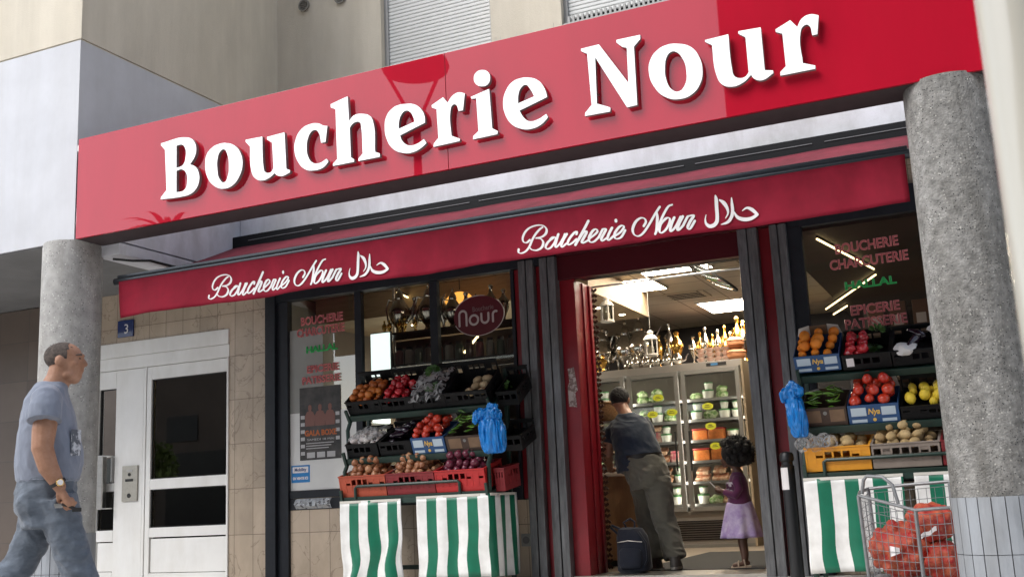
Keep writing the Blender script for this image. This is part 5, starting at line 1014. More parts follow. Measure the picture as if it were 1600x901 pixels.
for i, (x0,x1,y0,y1,lab) in enumerate(((-3.90,-3.44,11.42,12.12,'square lit ceiling panel beside the wooden dropped ceiling'),(-3.42,-2.68,10.75,11.28,'lit ceiling panel nearest the doorway, seen edge on'),(-3.42,-2.72,13.40,14.25,'lit ceiling panel above the glass fridge'),(-2.95,-2.35,9.75,10.25,'unseen lit ceiling panel added inside the doorway to light the little girl'),(-6.2,-5.6,12.8,13.4,'lit ceiling panel deep inside behind the left window'))):  # the doorway panel is out of view, added to light the two people
    t = thing('ceiling_panel', lab, 'ceiling light', ((x0+x1)/2,(y0+y1)/2,3.04), group='ceiling light panels')
    mb = MB(); mb.box(x0,x1,y0,y1,3.034,3.046); mb.build('diffuser', lit, t)
    mb = MB(); k = .02; mb.box(x0-k,x1+k,y0-k,y0,3.03,3.049); mb.box(x0-k,x1+k,y1,y1+k,3.03,3.049); mb.box(x0-k,x0,y0,y1,3.03,3.049); mb.box(x1,x1+k,y0,y1,3.03,3.049); mb.build('frame', white_pvc, t)
spot = mat('spot lens', (1,.85,.6), .4, emit=14, ecol=(1,.84,.58))
for x, y in ((-3.98,10.75),(-4.02,11.35),(-3.95,11.95),(-5.2,11.0),(-6.2,11.0)):
    t = thing('ceiling_spot', 'small round spot light set into the wooden dropped ceiling', 'spot light', (x,y,2.76), group='spot lights in the dropped ceiling')
    mb = MB(); mb.tube([(x,y,2.752),(x,y,2.757)], .035, 16); mb.build('lens', spot, t)
    mb = MB(); mb.tube([(x,y,2.754),(x,y,2.762)], .048, 20); mb.build('ring', steel, t)
tube_m = mat('lit tube', (1,.80,.45), .4, emit=2.6, ecol=(1,.74,.36))
for a, b, lab in (((-5.95,10.19),(-6.10,11.2),'thin lit tube slanting behind the middle pane of the left window'),((-6.0,11.4),(-6.13,12.1),'short lit tube behind the oval window sign'),((-1.44,10.38),(-1.13,12.25),'upper lit tube slanting behind the right window lettering'),((-1.15,12.61),(-2.01,14.67),'lower lit tube slanting across the green lettering'),((-1.73,14.6),(-1.99,15.2),'short lit tube low behind the right window lettering')):
    t = thing('light_tube', lab, 'light tube', (a[0],a[1],2.98))
    zz = 2.94 if a[0] < -3 else 2.855
    kk = (zz-.66)/(2.985-.66); a = (a[0]*kk,a[1]*kk); b = (b[0]*kk,b[1]*kk)
    mb = MB(); mb.tube([(a[0],a[1],zz),(b[0],b[1],zz)], .009, 8); mb.build('tube', tube_m, t)
    mb = MB(); mb.tube([(a[0],a[1],zz+.022),(b[0],b[1],zz+.022)], .011, 6); mb.build('batten', dark_metal, t)
# small lamp seen low behind the oval sign
t = thing('light_tube', 'lit tube leaning just under the oval window sign', 'light tube', (-4.7,9.5,2.15))
mb = MB(); mb.tube([(-4.86,9.62,2.15),(-4.70,9.62,2.30)], .012, 8); mb.build('tube', tube_m, t)
t = thing('pendant_lamp', 'round amber pendant lamp glowing beside the oval window sign', 'lamp', (-5.0,9.9,2.75))
mb = MB(); mb.lathe([(.04,.09),(.10,.07),(.16,.0),(.14,-.035),(.03,-.045)], (-5.03,9.9,2.74), 24); mb.build('lamp_shade', mat('amber shade', (.8,.35,.06), .5, emit=.75, ecol=(1,.42,.07)), t)
mb = MB(); mb.tube([(-5.03,9.9,2.86),(-5.03,9.9,3.05)], .006, 6); mb.build('cord', dark_metal, t)
t = thing('vent_grille', 'small slotted air grille in the shop ceiling', 'grille', (-3.2,12.9,3.04))
mb = MB(); mb.box(-3.62,-3.12,12.55,13.0,3.035,3.046); 
gv = mb.build('grille_frame', ceil_m, t)
mb = MB()
for k in range(4): mb.box(-3.58,-3.18,12.60+k*.1,12.64+k*.1,3.030,3.0345)
mb.build('slot', gasket, gv)
mb = MB(); mb.box(-1.72,1.49,9.55,15.35,2.885,3.04); structure(mb, 'dropped_or_added_ceiling', mat('added dark ceiling', (.045,.035,.03), .7, var=.2, scale=2))  # dark box added to hide the bright ceiling behind the right window
# convex mirror
t = thing('ceiling_mirror', 'round security mirror tilted under the shop ceiling', 'mirror', (-2.68,10.9,2.9))
Mm = Matrix.Translation((-2.60,10.75,2.85)) @ Matrix.Rotation(R(34), 4, 'Y') @ Matrix.Rotation(R(-4), 4, 'X')
mb = MB(); mb.M = Mm; mb.lathe([(.0,-.055),(.14,-.045),(.26,-.018),(.32,.0)], n=32); mb.build('mirror_dome', mat('mirror chrome', (.7,.7,.7), .05, metal=1.), t)
mb = MB(); mb.M = Mm; mb.lathe([(.315,-.008),(.335,-.008),(.335,.012),(.1,.02),(.02,.02)], n=32); mb.build('mirror_rim', gasket, t)
mb = MB(); mb.tube([(-2.60,10.75,2.86),(-2.585,10.75,3.05)], .012, 8); mb.build('bracket', steel, t)
# lanterns
for lx, ly, lz, lab in ((-3.72,10.75,2.60,'white hanging lantern nearest the left of the doorway'),(-3.34,11.0,2.23,'white hanging lantern in front of the glass fridge')):
    t = thing('hanging_lantern', lab, 'lantern', (lx,ly,lz), group='white hanging lanterns')
    wl = mat('lantern white', (.66,.63,.57), .5, var=.05)
    mb = MB(); mb.lathe([(.075,-.12),(.078,-.105),(.07,-.10)], (lx,ly,lz), 12); mb.lathe([(.07,.05),(.082,.055),(.05,.10),(.03,.105),(.03,.125),(.038,.13),(.015,.155)], (lx,ly,lz), 12)
    for i in range(6): a = math.pi*i/3; mb.tube([(lx+.066*math.cos(a),ly+.066*math.sin(a),lz-.10),(lx+.066*math.cos(a),ly+.066*math.sin(a),lz+.05)], .008, 6)
    mb.build('frame', wl, t)
    mb = MB(); mb.lathe([(.058,-.10),(.058,.05)], (lx,ly,lz), 12); mb.build('lantern_glass', glass, t)
    mb = MB(); mb.tube([(lx,ly,lz+.155),(lx,ly,2.755 if lx < -3.6 else 3.05)], .003, 5); mb.build('chain', steel, t)
    mb = MB(); mb.lathe([(.03,-.10),(.03,-.02),(.004,-.02),(.004,-.005)], (lx,ly,lz), 12); mb.build('candle', mat('candle wax', (.6,.5,.35), .6), t)
# beaded door curtain drawn to the left
t = thing('bead_curtain', 'brown bead door curtain gathered at the left of the doorway', 'curtain', (-3.4,9.66,2.62))
mb = MB()
for k in range(2):
    for i in range(52):
        z = 2.60-i*.05; mb.M = Matrix.Translation((-3.452+.022*k+.006*math.sin(i*.9+k), 9.56+.02*(k % 2), z)) @ Matrix.Rotation(R(35 if i % 2 else -35), 4, 'Y'); mb.box(-.022,.022,-.006,.006,-.012,.012,.003)
mb.M = Matrix.Identity(4); mb.build('beads', mat('bead brown', (.075,.035,.022), .75, var=.4, scale=14, spec=.2), t)
mb = MB(); mb.tube([(-3.46,9.57,2.632),(-1.92,9.57,2.632)], .010, 8); mb.build('curtain_rail', steel, t)
# ---------------------------------------------------------------- glass fridge
fg = thing('glass_fridge', 'tall two door glass fridge lit from within at the back of the shop', 'fridge', (-4.0,13.9,0))
case_m = mat('fridge case grey', (.30,.28,.26), .4, metal=.3, var=.06, scale=3); side_m = mat('fridge side panel', (.42,.33,.22), .5, var=.08, scale=3); alu = mat('aluminium trim', (.24,.235,.225), .4, metal=.4)
FX0, FX1 = -5.22, -2.97
mb = MB(); mb.box(FX0,FX1-.012,13.62,14.36,2.225,2.315,.005); mb.box(FX0,FX1-.012,14.30,14.36,0,2.225); mb.box(FX0,FX0+.03,13.62,14.3,0,2.225); mb.box(FX0+.03,FX1-.012,13.66,14.3,.0,.40); mb.build('case', case_m, fg)
mb = MB(); mb.box(FX1-.010,FX1+.02,13.60,14.37,0,2.31,.004); mb.build('side_panel', side_m, fg)
mb = MB()
for k in range(9): mb.box(-4.3,-3.08,13.645,13.658,.09+k*.028,.105+k*.028)
mb.build('vent_grille', dark_metal, fg)
mb = MB(); mb.box(FX0,FX1-.012,13.63,13.66,.40,.445); mb.box(FX0,FX1-.012,13.625,13.66,.0,.04); mb.build('kick_plate', alu, fg)
mb = MB(); mb.box(-3.42,-3.16,13.612,13.62,2.25,2.292,.002); cpan = mb.build('control_panel', gasket, fg)
mb = MB(); mb.box(-3.36,-3.27,13.609,13.612,2.258,2.285); mb.build('display', mat('fridge display', (.02,.05,.08), .2, emit=.25, ecol=(.2,.5,.8)), cpan)
doors = ((-5.18,-4.53),(-4.49,-3.80),(-3.76,-3.00))
fridge_light = mat('fridge strip light', (1,.97,.9), .5, emit=11, ecol=(1,.93,.80))
for a, b in doors:
    k = .055
    mb = MB(); mb.box(a,a+k,13.575,13.62,.445,2.22,.004); mb.box(b-k,b,13.575,13.62,.445,2.22,.004); mb.box(a+k,b-k,13.578,13.62,2.165,2.22,.003); mb.box(a+k,b-k,13.578,13.62,.445,.50,.003)
    d = mb.build('fridge_door', alu, fg)
    mb = MB(); mb.poly([(a+k,13.60,.50),(b-k,13.60,.50),(b-k,13.60,2.165),(a+k,13.60,2.165)]); mb.build('pane', glass, d)
    mb = MB(); mb.box(b-.085,b-.06,13.53,13.55,.95,1.45,.006) if b < -3.2 else mb.box(a+.06,a+.085,13.53,13.55,.95,1.45,.006); mb.build('handle', gasket, d)
    for x in (a+.02, b-.045):
        mb = MB(); mb.box(x,x+.02,13.64,13.655,.52,2.15); mb.build('strip_light', fridge_light, fg)
shelves = (.52,.80,1.06,1.32,1.58,1.84)
for z in shelves:
    mb = MB(); mb.box(FX0+.03,FX1-.012,13.70,14.28,z-.012,z); mb.box(FX0+.03,FX1-.012,13.69,13.70,z-.02,z+.015); mb.build('shelf', alu, fg)
mb = MB(); mb.box(FX0+.03,FX1-.013,14.28,14.299,.40,2.22); mb.build('back_lining', mat('fridge lining', (.22,.19,.15), .6), fg)
# goods
def pmat(n, c, **k): return mat(n, c, k.pop('rough', .35), **k)
goods = {
 'tub': (pmat('orange tub', (.65,.19,.04), var=.3, scale=12), pmat('red lid', (.35,.02,.02))),
 'bag': (pmat('green salad bag', (.12,.28,.05), c2=(.62,.66,.45), scale=18, bump=.5), None),
 'pot': (pmat('white pot', (.72,.70,.64), var=.1), pmat('green lid', (.05,.22,.06))),
 'pack': (pmat('meat pack', (.55,.20,.10), c2=(.75,.55,.38), scale=20, bump=.3), None),
 'box': (pmat('pink packet', (.45,.10,.13), c2=(.62,.5,.4), scale=9), None),
 'crock': (pmat('teal pot', (.03,.20,.24)), pmat('grey lid', (.3,.3,.3))),
}
gr = random.Random(21)
def good(kind, x, y, z, s_, label, group):
    t = thing({'tub':'food_tub','bag':'salad_bag','pot':'yoghurt_pot','pack':'wrapped_pack','box':'food_packet','crock':'teal_pot'}[kind], label, 'food packet', (x,y,z), group=group); m1, m2 = goods[kind]
    mb = MB()
    if kind == 'tub': mb.box(x-.11*s_,x+.11*s_,y-.08,y+.08,z,z+.155*s_,.012)
    elif kind in ('pot','crock'): mb.lathe([(.05*s_,0),(.062*s_,.01),(.075*s_,.10*s_),(.073*s_,.11*s_)], (x,y,z), 18)
    elif kind == 'bag':
        mb.ball((x,y,z+.062*s_), .10*s_, .06, .064*s_, u=16, v=10)
        for v in mb.bm.verts: v.co += Vector((noise.noise(v.co*22), noise.noise(v.co*22+Vector((5,0,0))), noise.noise(v.co*22+Vector((0,9,0)))))*.02
    elif kind == 'pack':
        mb.M = Matrix.Translation((x,y,z+.055)) @ Matrix.Rotation(R(28), 4, 'X') @ Matrix.Translation((-x,-y,-z)); mb.box(x-.11*s_,x+.11*s_,y-.08,y+.08,z-.02,z+.03,.016); mb.M = Matrix.Identity(4)
    else: mb.box(x-.075*s_,x+.075*s_,y-.04,y+.04,z,z+.17*s_,.006)
    mb.build('body', m1, t)
    if m2:
        mb = MB()
        if kind == 'tub': mb.box(x-.117*s_,x+.117*s_,y-.087,y+.087,z+.156*s_,z+.178*s_,.008)
        else: mb.lathe([(.078*s_,.111*s_),(.08*s_,.125*s_),(.07*s_,.132*s_)], (x,y,z), 18)
        mb.build('lid', m2, t)
plan = {2: ['pot','crock','tub','pack'],1:[]}
rows = ((.52,'tub','crock','bag'),(.80,'pack','pack','bag'),(1.06,'tub','box','pack'),(1.32,'tub','pot','box'),(1.58,'bag','pot','bag'),(1.84,'bag','bag','pot'))
names = ('left','middle','right')
WORD = {'tub':'orange tub with a red lid','bag':'bag of green salad','pot':'white pot with a green lid','pack':'wrapped meat pack','box':'pink food packet','crock':'teal pot with a grey lid'}
SHN = ('lowest','second','third','fourth','fifth','top')
PLAN = ({0:('pack','pack','crock'),1:('pack','pot','pack'),2:('box','pack'),3:('pack','tub'),4:('bag','pot'),5:('bag','pot')},
 {0:('crock','bag','pot'),1:('pack','pack','tub'),2:('box','pack','box'),3:('pack','box','pot'),4:('bag','pot','bag'),5:('bag','bag','pack')},
 {0:('pot','tub','pack'),1:('pack','pack','pack'),2:('tub','tub','pot'),3:('tub','tub','pot'),4:('pot','bag','pot'),5:('bag','pot','bag')})
WID = {'tub':.23,'bag':.19,'pot':.155,'pack':.23,'box':.16,'crock':.16}
for di, (a, b) in enumerate(doors):
    for ri in range(6):
        seq = PLAN[di][ri]; x = a+.05; i = 0
        while True:
            kk = seq[i % len(seq)] if gr.random() < .8 else gr.choice(('bag','pot','pack')); s_ = gr.uniform(.85,1.08); w_ = WID[kk]*s_*.94
            if x+w_ > b-.04: break
            good(kk, x+w_/2, 13.82+gr.uniform(-.05,.04), shelves[ri]+.001, s_, '%s on the %s shelf behind the %s fridge door' % (WORD[kk], SHN[ri], names[di]), '%ss on the %s shelf behind the %s door' % (WORD[kk].split(' with')[0], SHN[ri], names[di]))
            if kk in ('pot','crock','box','pack','bag') and gr.random() < .85: good({'box':'pack','pack':'pack','bag':'bag'}.get(kk,'pot'), x+w_/2, 13.83, shelves[ri]+(.175 if kk == 'box' else .10 if kk in ('pack','bag') else .135)*s_, .74, '%s on the %s shelf behind the %s fridge door' % (WORD[{'box':'pack','pack':'pack','bag':'bag'}.get(kk,'pot')], SHN[ri], names[di]), '%ss on the %s shelf behind the %s door' % (WORD[{'box':'pack','pack':'pack','bag':'bag'}.get(kk,'pot')].split(' with')[0], SHN[ri], names[di]))
            x += w_+gr.uniform(.005,.03); i += 1
tag_y = mat('yellow price card', (.62,.66,.03), .5, emit=.0)
for (x, z, lab) in ((-4.07,1.90,'yellow price tag topmost on the middle fridge door'),(-3.90,1.70,'yellow price tag right of centre on the middle fridge door'),(-4.16,1.69,'yellow price tag beside the head of the leaning man'),(-3.43,1.74,'yellow price tag topmost on the right fridge door'),(-3.41,1.49,'yellow price tag in the middle of the right fridge door'),(-3.37,1.24,'yellow price tag lowest on the right fridge door')):
    t = thing('price_tag', lab, 'price tag', (x,13.58,z))
    mb = MB(); mb.prism([(x+.068*math.cos(2*math.pi*i/20)*(1.05 if abs(math.sin(4*math.pi*i/20)) > .5 else 1), z+.044*math.sin(2*math.pi*i/20)) for i in range(20)], 13.56, 13.566); mb.build('card', tag_y, t)
    mb = MB(); 
    for k in range(2): mb.box(x-.04+k*.01,x+.035-k*.015,13.557,13.5595,z-.012+k*.02,z-.005+k*.02)
    mb.build('price_print', gasket, t)
# ---------------------------------------------------------------- wares on top of the fridge
silver = mat('polished silver', (.62,.60,.56), .16, metal=1.); gold = mat('gilded brass', (.62,.38,.10), .22, metal=1.); terra = mat('terracotta', (.38,.16,.07), .6, var=.15); bowl_m = stripe_mat('striped bowls', (.50,.25,.20), (.62,.57,.50), .05)
bowl_m2 = mat('pink white bowl', (.52,.34,.28), .35, c2=(.70,.66,.60), scale=24, mixlo=.46, mixhi=.52, stretch=(.2,.2,1)); brown_glaze = mat('brown glaze', (.14,.06,.03), .25, var=.2)
def teapot(x, y, z, s_, label, group, m_, tall=False):
    t = thing('teapot', label, 'teapot', (x,y,z), group=group); mb = MB()
    if tall: prof = [(.075,0),(.085,.012),(.05,.05),(.045,.08),(.10,.15),(.135,.24),(.13,.31),(.085,.38),(.055,.43),(.06,.45)]; H = .45
    else: prof = [(.06,0),(.065,.01),(.055,.025),(.10,.08),(.115,.13),(.095,.19),(.06,.225),(.062,.235)]; H = .235
    mb.lathe([(r*s_, h*s_) for r, h in prof], (x,y,z), 20); mb.build('body', m_, t)
    mb = MB(); mb.lathe([(.060*s_,H*s_),(.055*s_,(H+.03)*s_),(.025*s_,(H+.09)*s_),(.012*s_,(H+.105)*s_),(.02*s_,(H+.125)*s_),(.006*s_,(H+.16)*s_)], (x,y,z), 16); mb.build('lid', m_, t)
    k = H*s_
    mb = MB(); mb.tube([(x+.10*s_,y,z+k*.35),(x+.17*s_,y,z+k*.5),(x+.19*s_,y,z+k*.8),(x+.24*s_,y,z+k*1.0)], [.026*s_,.02*s_,.014*s_,.010*s_], 8); mb.build('spout', m_, t)
    mb = MB(); mb.tube([(x-.06*s_,y,z+k*.95),(x-.15*s_,y,z+k*1.0),(x-.19*s_,y,z+k*.72),(x-.16*s_,y,z+k*.4),(x-.10*s_,y,z+k*.32)], .011*s_, 8); mb.build('handle', m_, t)
def vase(x, y, z, h, r, m_, name, label, cat, group):
    t = thing(name, label, cat, (x,y,z), group=group); mb = MB()
    mb.lathe([(r*.7,0),(r*.75,.02*h),(r*.3,.10*h),(r*.25,.2*h),(r*.8,.42*h),(r,.55*h),(r*.85,.68*h),(r*.35,.8*h),(r*.3,.88*h),(r*.5,.95*h),(r*.2,h)], (x,y,z), 18); mb.build('body', m_, t)
    mb = MB(); mb.tube([(x-r*.5,y,z+.75*h),(x-r*1.1,y,z+.7*h),(x-r*.95,y,z+.5*h)], r*.1, 6); mb.build('handle', m_, t)
zt = 2.318
for i in range(8): vase(-5.1+i*.15, 14.22, zt, .50+.08*((i*5) % 3), .06, silver if i % 3 else gold, 'tall_ewer', 'tall metal ewer standing behind the silver teapots', 'ewer', 'tall ewers behind the teapots')
for i in range(5): teapot(-4.42+i*.145, 13.80, zt, .62, 'small silver teapot in the row on top of the fridge', 'small silver teapots on the fridge', silver)
for x, s_ in ((-4.95,1.0),(-4.62,1.1),(-4.42,1.18)): teapot(x, 14.05, zt, s_*1.08, 'large silver teapot at the left on top of the fridge', 'large silver teapots on the fridge', silver, True)
for x in (-5.12,-4.86): vase(x, 13.75, zt, .24, .07, gold, 'brass_jug', 'small brass jug at the left end on top of the fridge', 'jug', 'small brass jugs on the fridge')
for i, x in enumerate((-3.84,)): vase(x, 13.82, zt, .46, .085, gold, 'brass_cup', 'tall gilded cup in the middle on top of the fridge', 'cup', None)
for i, x in enumerate((-3.52,-3.40,-3.29,-3.19)):
    for k in range(3):
        t = thing('serving_bowl', 'pink and white bowl stacked on top of the fridge', 'bowl', (x-.0,13.80,zt+k*.062), group='stacked pink and white bowls')
        mb = MB(); mb.lathe([(.03,0),(.035,.008),(.062,.045),(.066,.06),(.060,.06),(.03,.018)], (x,13.80,zt+k*.062), 18); mb.build('body', bowl_m2, t)
for i in range(9): vase(-3.70+i*.085, 14.12+.05*(i % 2), zt, .42+.10*((i*7) % 3)/2, .052, gold if i % 2 else silver, 'tall_ewer', 'tall slim metal ewer standing behind the bowls', 'ewer', 'tall ewers behind the bowls')
for i, x in enumerate((-3.08,-3.0,-2.93)): vase(x-.02, 14.15, zt, .62-.06*i, .07, gold, 'gilded_ewer', 'tall gilded ewer behind the terracotta pots', 'ewer', 'gilded ewers behind the terracotta pots')
vase(-3.22, 13.95, zt, .34, .07, gold, 'brass_jug', 'brass jug beside the terracotta pots', 'jug', None)
for z_, r_, lab in ((zt,.125,'lower terracotta pot at the right end on top of the fridge'),(zt+.15,.115,'upper terracotta pot with a domed lid on the fridge')):
    t = thing('terracotta_pot', lab, 'pot', (-3.07,13.82,z_)); mb = MB(); mb.lathe([(r_*.6,0),(r_,.045),(r_*1.02,.08),(r_*.95,.10)], (-3.07,13.82,z_), 22); mb.build('body', terra, t)
    mb = MB(); mb.lathe([(r_*1.05,.10),(r_*1.0,.115),(r_*.6,.145),(r_*.15,.149)], (-3.07,13.82,z_), 22); mb.build('lid', terra, t)
# ---------------------------------------------------------------- counter at the left
cn = thing('shop_counter', 'wood fronted shop counter with a white top left of the leaning man', 'counter', (-5.2,10.7,0))
mb = MB(); mb.box(-6.6,-3.36,10.32,10.95,.06,.865); mb.build('front_panel', mat('counter wood', (.30,.17,.085), .5, var=.2, scale=4, stretch=(6,6,1)), cn)
mb = MB(); mb.box(-6.62,-3.34,10.29,10.97,.866,.905,.006); mb.build('counter_top', mat('counter top', (.52,.47,.40), .35), cn)
mb = MB(); mb.box(-6.58,-3.38,10.36,10.93,0,.058); mb.build('plinth', gasket, cn)
ds = thing('deli_display', 'glass fronted deli display with dark metal trays on the counter', 'display case', (-5.2,10.75,.905))
mb = MB()
for z in (1.05,1.20,1.34): mb.box(-6.55,-3.62,10.55,10.92,z-.015,z)
mb.box(-6.57,-6.53,10.5,10.94,.907,1.62); mb.box(-3.64,-3.60,10.5,10.94,.907,1.42); mb.build('case', steel, ds)
mb = MB(); mb.poly([(-6.53,10.50,.93),(-3.64,10.50,.93),(-3.64,10.50,1.42),(-6.53,10.50,1.42)]); mb.build('pane', glass, ds)
mb = MB(); mb.box(-6.55,-4.1,10.60,10.90,1.93,2.01,.004); mb.box(-6.55,-6.5,10.6,10.9,1.62,1.93); mb.build('reflection_strip', mat('reflection strip glow', (.95,1,.97), .4, emit=1.5, ecol=(.9,1,.96)), ds)  # glowing strip added in place of a bright reflection in the window panes
for i in range(7):
    x = -4.6+i*.14; t = thing('metal_tray', 'dark metal tray of meat in the deli display', 'tray', (x,10.7,1.0), group='metal trays in the deli display')
    mb = MB(); mb.box(x-.06,x+.06,10.58,10.88,1.052+.146*(i % 2),1.09+.146*(i % 2),.008); mb.build('tray_rim', steel, t)
    mb = MB(); mb.ball((x,10.73,1.09+.146*(i % 2)), .052, .13, .03, u=14, v=8); mb.build('meat', pmat('cut meat', (.20,.05,.035), c2=(.35,.22,.14), scale=20), t)
t = thing('wicker_basket', 'honey coloured wicker basket on the counter beside the man', 'basket', (-3.72,10.62,1.42))
wk = mat('wicker', (.36,.20,.08), .6, var=.4, scale=50, stretch=(1,1,3), bump=.8, bscale=90)
mb = MB(); mb.lathe([(.13,0),(.15,.02),(.18,.18),(.185,.19),(.17,.19),(.14,.03)], (-3.76,10.62,1.425), 28); mb.build('body', wk, t)
mb = MB(); mb.tube([(-3.76+.183*math.cos(a*.3),10.62+.183*math.sin(a*.3),1.615) for a in range(21)], .011, 6, closed=True); mb.build('rim', wk, t)
mb = MB(); mb.box(-3.95,-3.60,10.45,10.93,1.405,1.422); tag(mb.build('glass_shelf', steel), 'thin metal shelf under the wicker basket', 'shelf')
# ---------------------------------------------------------------- left display window
sh = thing('display_shelf', 'glass display shelf carrying large silver teapots in the left window', 'shelf', (-5.2,9.6,2.38))
mb = MB(); mb.box(-5.78,-4.1,9.40,9.75,2.375,2.395); mb.build('board', mat('smoked shelf', (.05,.045,.04), .2), sh)
for x in (-5.72,-4.15):
    mb = MB(); mb.tube([(x,9.72,0),(x,9.72,3.05)], .014, 8); mb.build('upright', steel, sh)
for x, s_ in ((-5.58,.86),(-5.24,.84),(-4.96,.70),(-4.70,.55)): teapot(x, 9.60, 2.396, s_, 'large ornate silver teapot on the shelf of the left window', 'ornate teapots in the left window', mat('old silver', (.40,.36,.30), .2, metal=1.), True)
for x, h in ((-5.43,.40),(-5.10,.36),(-4.84,.38),(-4.56,.42),(-4.42,.36),(-4.27,.40)): vase(x, 9.66, 2.396, h, .06, mat('old silver', (.40,.36,.30), .2, metal=1.), 'tall_ewer', 'tall dull silver ewer between the teapots in the left window', 'ewer', 'dull silver ewers in the left window')
for i in range(7): vase(-5.72+i*.06, 9.52, 2.396, .16, .026, gold, 'brass_cup', 'small brass cup between the large silver teapots', 'cup', 'small brass cups in the left window') if i not in (2,5) else None
mb = MB(); mb.box(-5.78,-4.1,9.40,9.75,2.045,2.065); mb.build('board', mat('smoked shelf', (.05,.045,.04), .2), sh)
jar_cols = [pmat('jar brown', (.10,.05,.03)), pmat('jar red', (.22,.03,.03)), pmat('jar cream', (.40,.36,.28)), pmat('jar green', (.06,.09,.05))]
for i in range(14):
    x = -5.70+i*.115
    t = thing('spice_jar', ('brown','dark red','cream','dark green')[i % 4]+' jar on the lower shelf of the left window', 'jar', (x,9.58,2.066), group=('brown','dark red','cream','dark green')[i % 4]+' jars in the left window')
    mb = MB(); mb.lathe([(.038,0),(.042,.01),(.042,.15),(.03,.17)], (x,9.58,2.066), 14); mb.build('body', jar_cols[i % 4], t)
    mb = MB(); mb.lathe([(.033,.17),(.033,.20)], (x,9.58,2.066), 14); mb.build('lid', gasket, t)
wn = thing('window_cabinet', 'dark cabinet behind the crates under the left window shelf', 'cabinet', (-5,9.8,0))
mb = MB(); mb.box(-5.78,-4.05,9.80,9.85,.3,1.92); mb.box(-5.78,-4.05,9.80,9.85,2.02,2.37); mb.build('back_panel', mat('cabinet dark', (.06,.043,.035), .5, var=.2), wn)
mb = MB(); mb.box(-5.78,-4.05,9.42,9.80,.66,.70); mb.build('base_board', wall_dk, wn)
# crumpled clear sack at the foot of the left window
mb = MB(); mb.box(-6.52,-6.02,9.04,9.085,.695,.785,.01)
mb2 = MB(); mb2.sheet(lambda u, v: (-6.52+.42*u, 9.085-.035*math.sin(math.pi*v)*(1+.6*noise.noise((u*9,v*5,1))), .69+.10*v), 24, 8)
tag(mb2.build('plastic_film', film_mat('sack film', c=(.5,.53,.56), amount=.35)), 'crumpled clear plastic sack lying on the sill below the poster', 'plastic sack'); mb.bm.free()
# right window dark goods
cb2 = thing('shop_shelving', 'tall dark shelving behind the right window', 'shelving', (-.3,12,0))
mb = MB(); mb.box(-1.2,1.4,11.4,11.45,0,2.4); mb.build('back_panel', mat('shelving dark', (.045,.034,.028), .5, var=.3), cb2)
for k in range(5):
    mb = MB(); mb.box(-1.2,1.4,11.05,11.4,.3+k*.45,.325+k*.45); mb.build('shelf', mat('shelving board', (.09,.06,.045), .5), cb2)
for i in range(18):
    k = i % 3; x = -1.05+(i//3)*.21; z = 1.227+k*.45
    t = thing('food_box', ('red','cream','brown')[k]+' box on the dark shelving behind the right window', 'box', (x,11.2,z), group=('red','cream','brown')[k]+' boxes on the dark shelving')
    mb = MB(); mb.box(x-.08,x+.07,11.1,11.3,z,z+.24+.05*((i*5) % 3),.005); mb.build('body', jar_cols[(1,2,0)[k]], t)
    mb = MB(); mb.box(x-.05,x+.04,11.097,11.0995,z+.06,z+.16); mb.build('printed_label', pale, t)
t = thing('shop_light', 'small bright round shop lamp right of the near column', 'lamp', (.21,9.0,2.66))
mb = MB(); mb.ball((.212,9.02,2.66), .03); mb.build('globe', mat('white globe', (1,1,1), .4, emit=14, ecol=(1,.96,.88)), t)
mb = MB(); mb.tube([(.212,9.02,2.68),(.212,9.02,2.86)], .006, 6); mb.build('stem', steel, t)
text_t = text('neon_sign', 'L', .225, 2.27, .14, mat('green neon', (.1,.6,.3), .4, emit=2., ecol=(.2,.9,.45)), None, 9.10, bold=.004, extrude=.004)
tag(text_t, 'small green lit window letter right of the near column', 'neon sign')
# ================================================================== people
skin_l = mat('light skin', (.29,.145,.085), .55, c2=(.40,.22,.145), scale=14, mixlo=.35, mixhi=.65, bump=.12, bscale=160, spec=.3); skin_d = mat('dark skin', (.115,.055,.036), .45, var=.1, scale=20); skin_m = mat('tanned skin', (.30,.155,.10), .5, var=.1, scale=20)
hair_short = mat('cropped grey brown hair', (.045,.037,.033), .9, c2=(.15,.115,.095), scale=55, mixlo=.35, mixhi=.7, bump=.6, bscale=260); hair_black = mat('black hair', (.008,.007,.007), .8, bump=1., bscale=60, var=.3)
def fabric(n, c, **k): return mat(n, c, .9, var=k.get('var', .1), scale=k.get('scale', 7), bump=k.get('bump', .5), bscale=k.get('bscale', 9), stretch=k.get('stretch'), sheen=.2)
shirt_m = fabric('faded blue grey tee', (.185,.21,.265), bump=1., bscale=6, stretch=(1.6,1.6,.8)); jean_m = fabric('worn grey blue denim', (.105,.128,.16), var=.25, scale=11, bump=1., bscale=9, stretch=(1,1,1.8))
navy_m = fabric('navy tee', (.010,.021,.042)); olive_m = fabric('olive grey trousers', (.115,.112,.09), bump=.7)
plum_m = fabric('plum jersey', (.12,.025,.085)); lilac_m = mat('lilac skirt cloth', (.46,.32,.62), .9, c2=(.70,.60,.80), scale=9, bump=.3, bscale=12)
def T(mb, pts, r, n=14, flat=1., rc=True): mb.tube(pts, r, n, round_caps=rc, flat=flat)
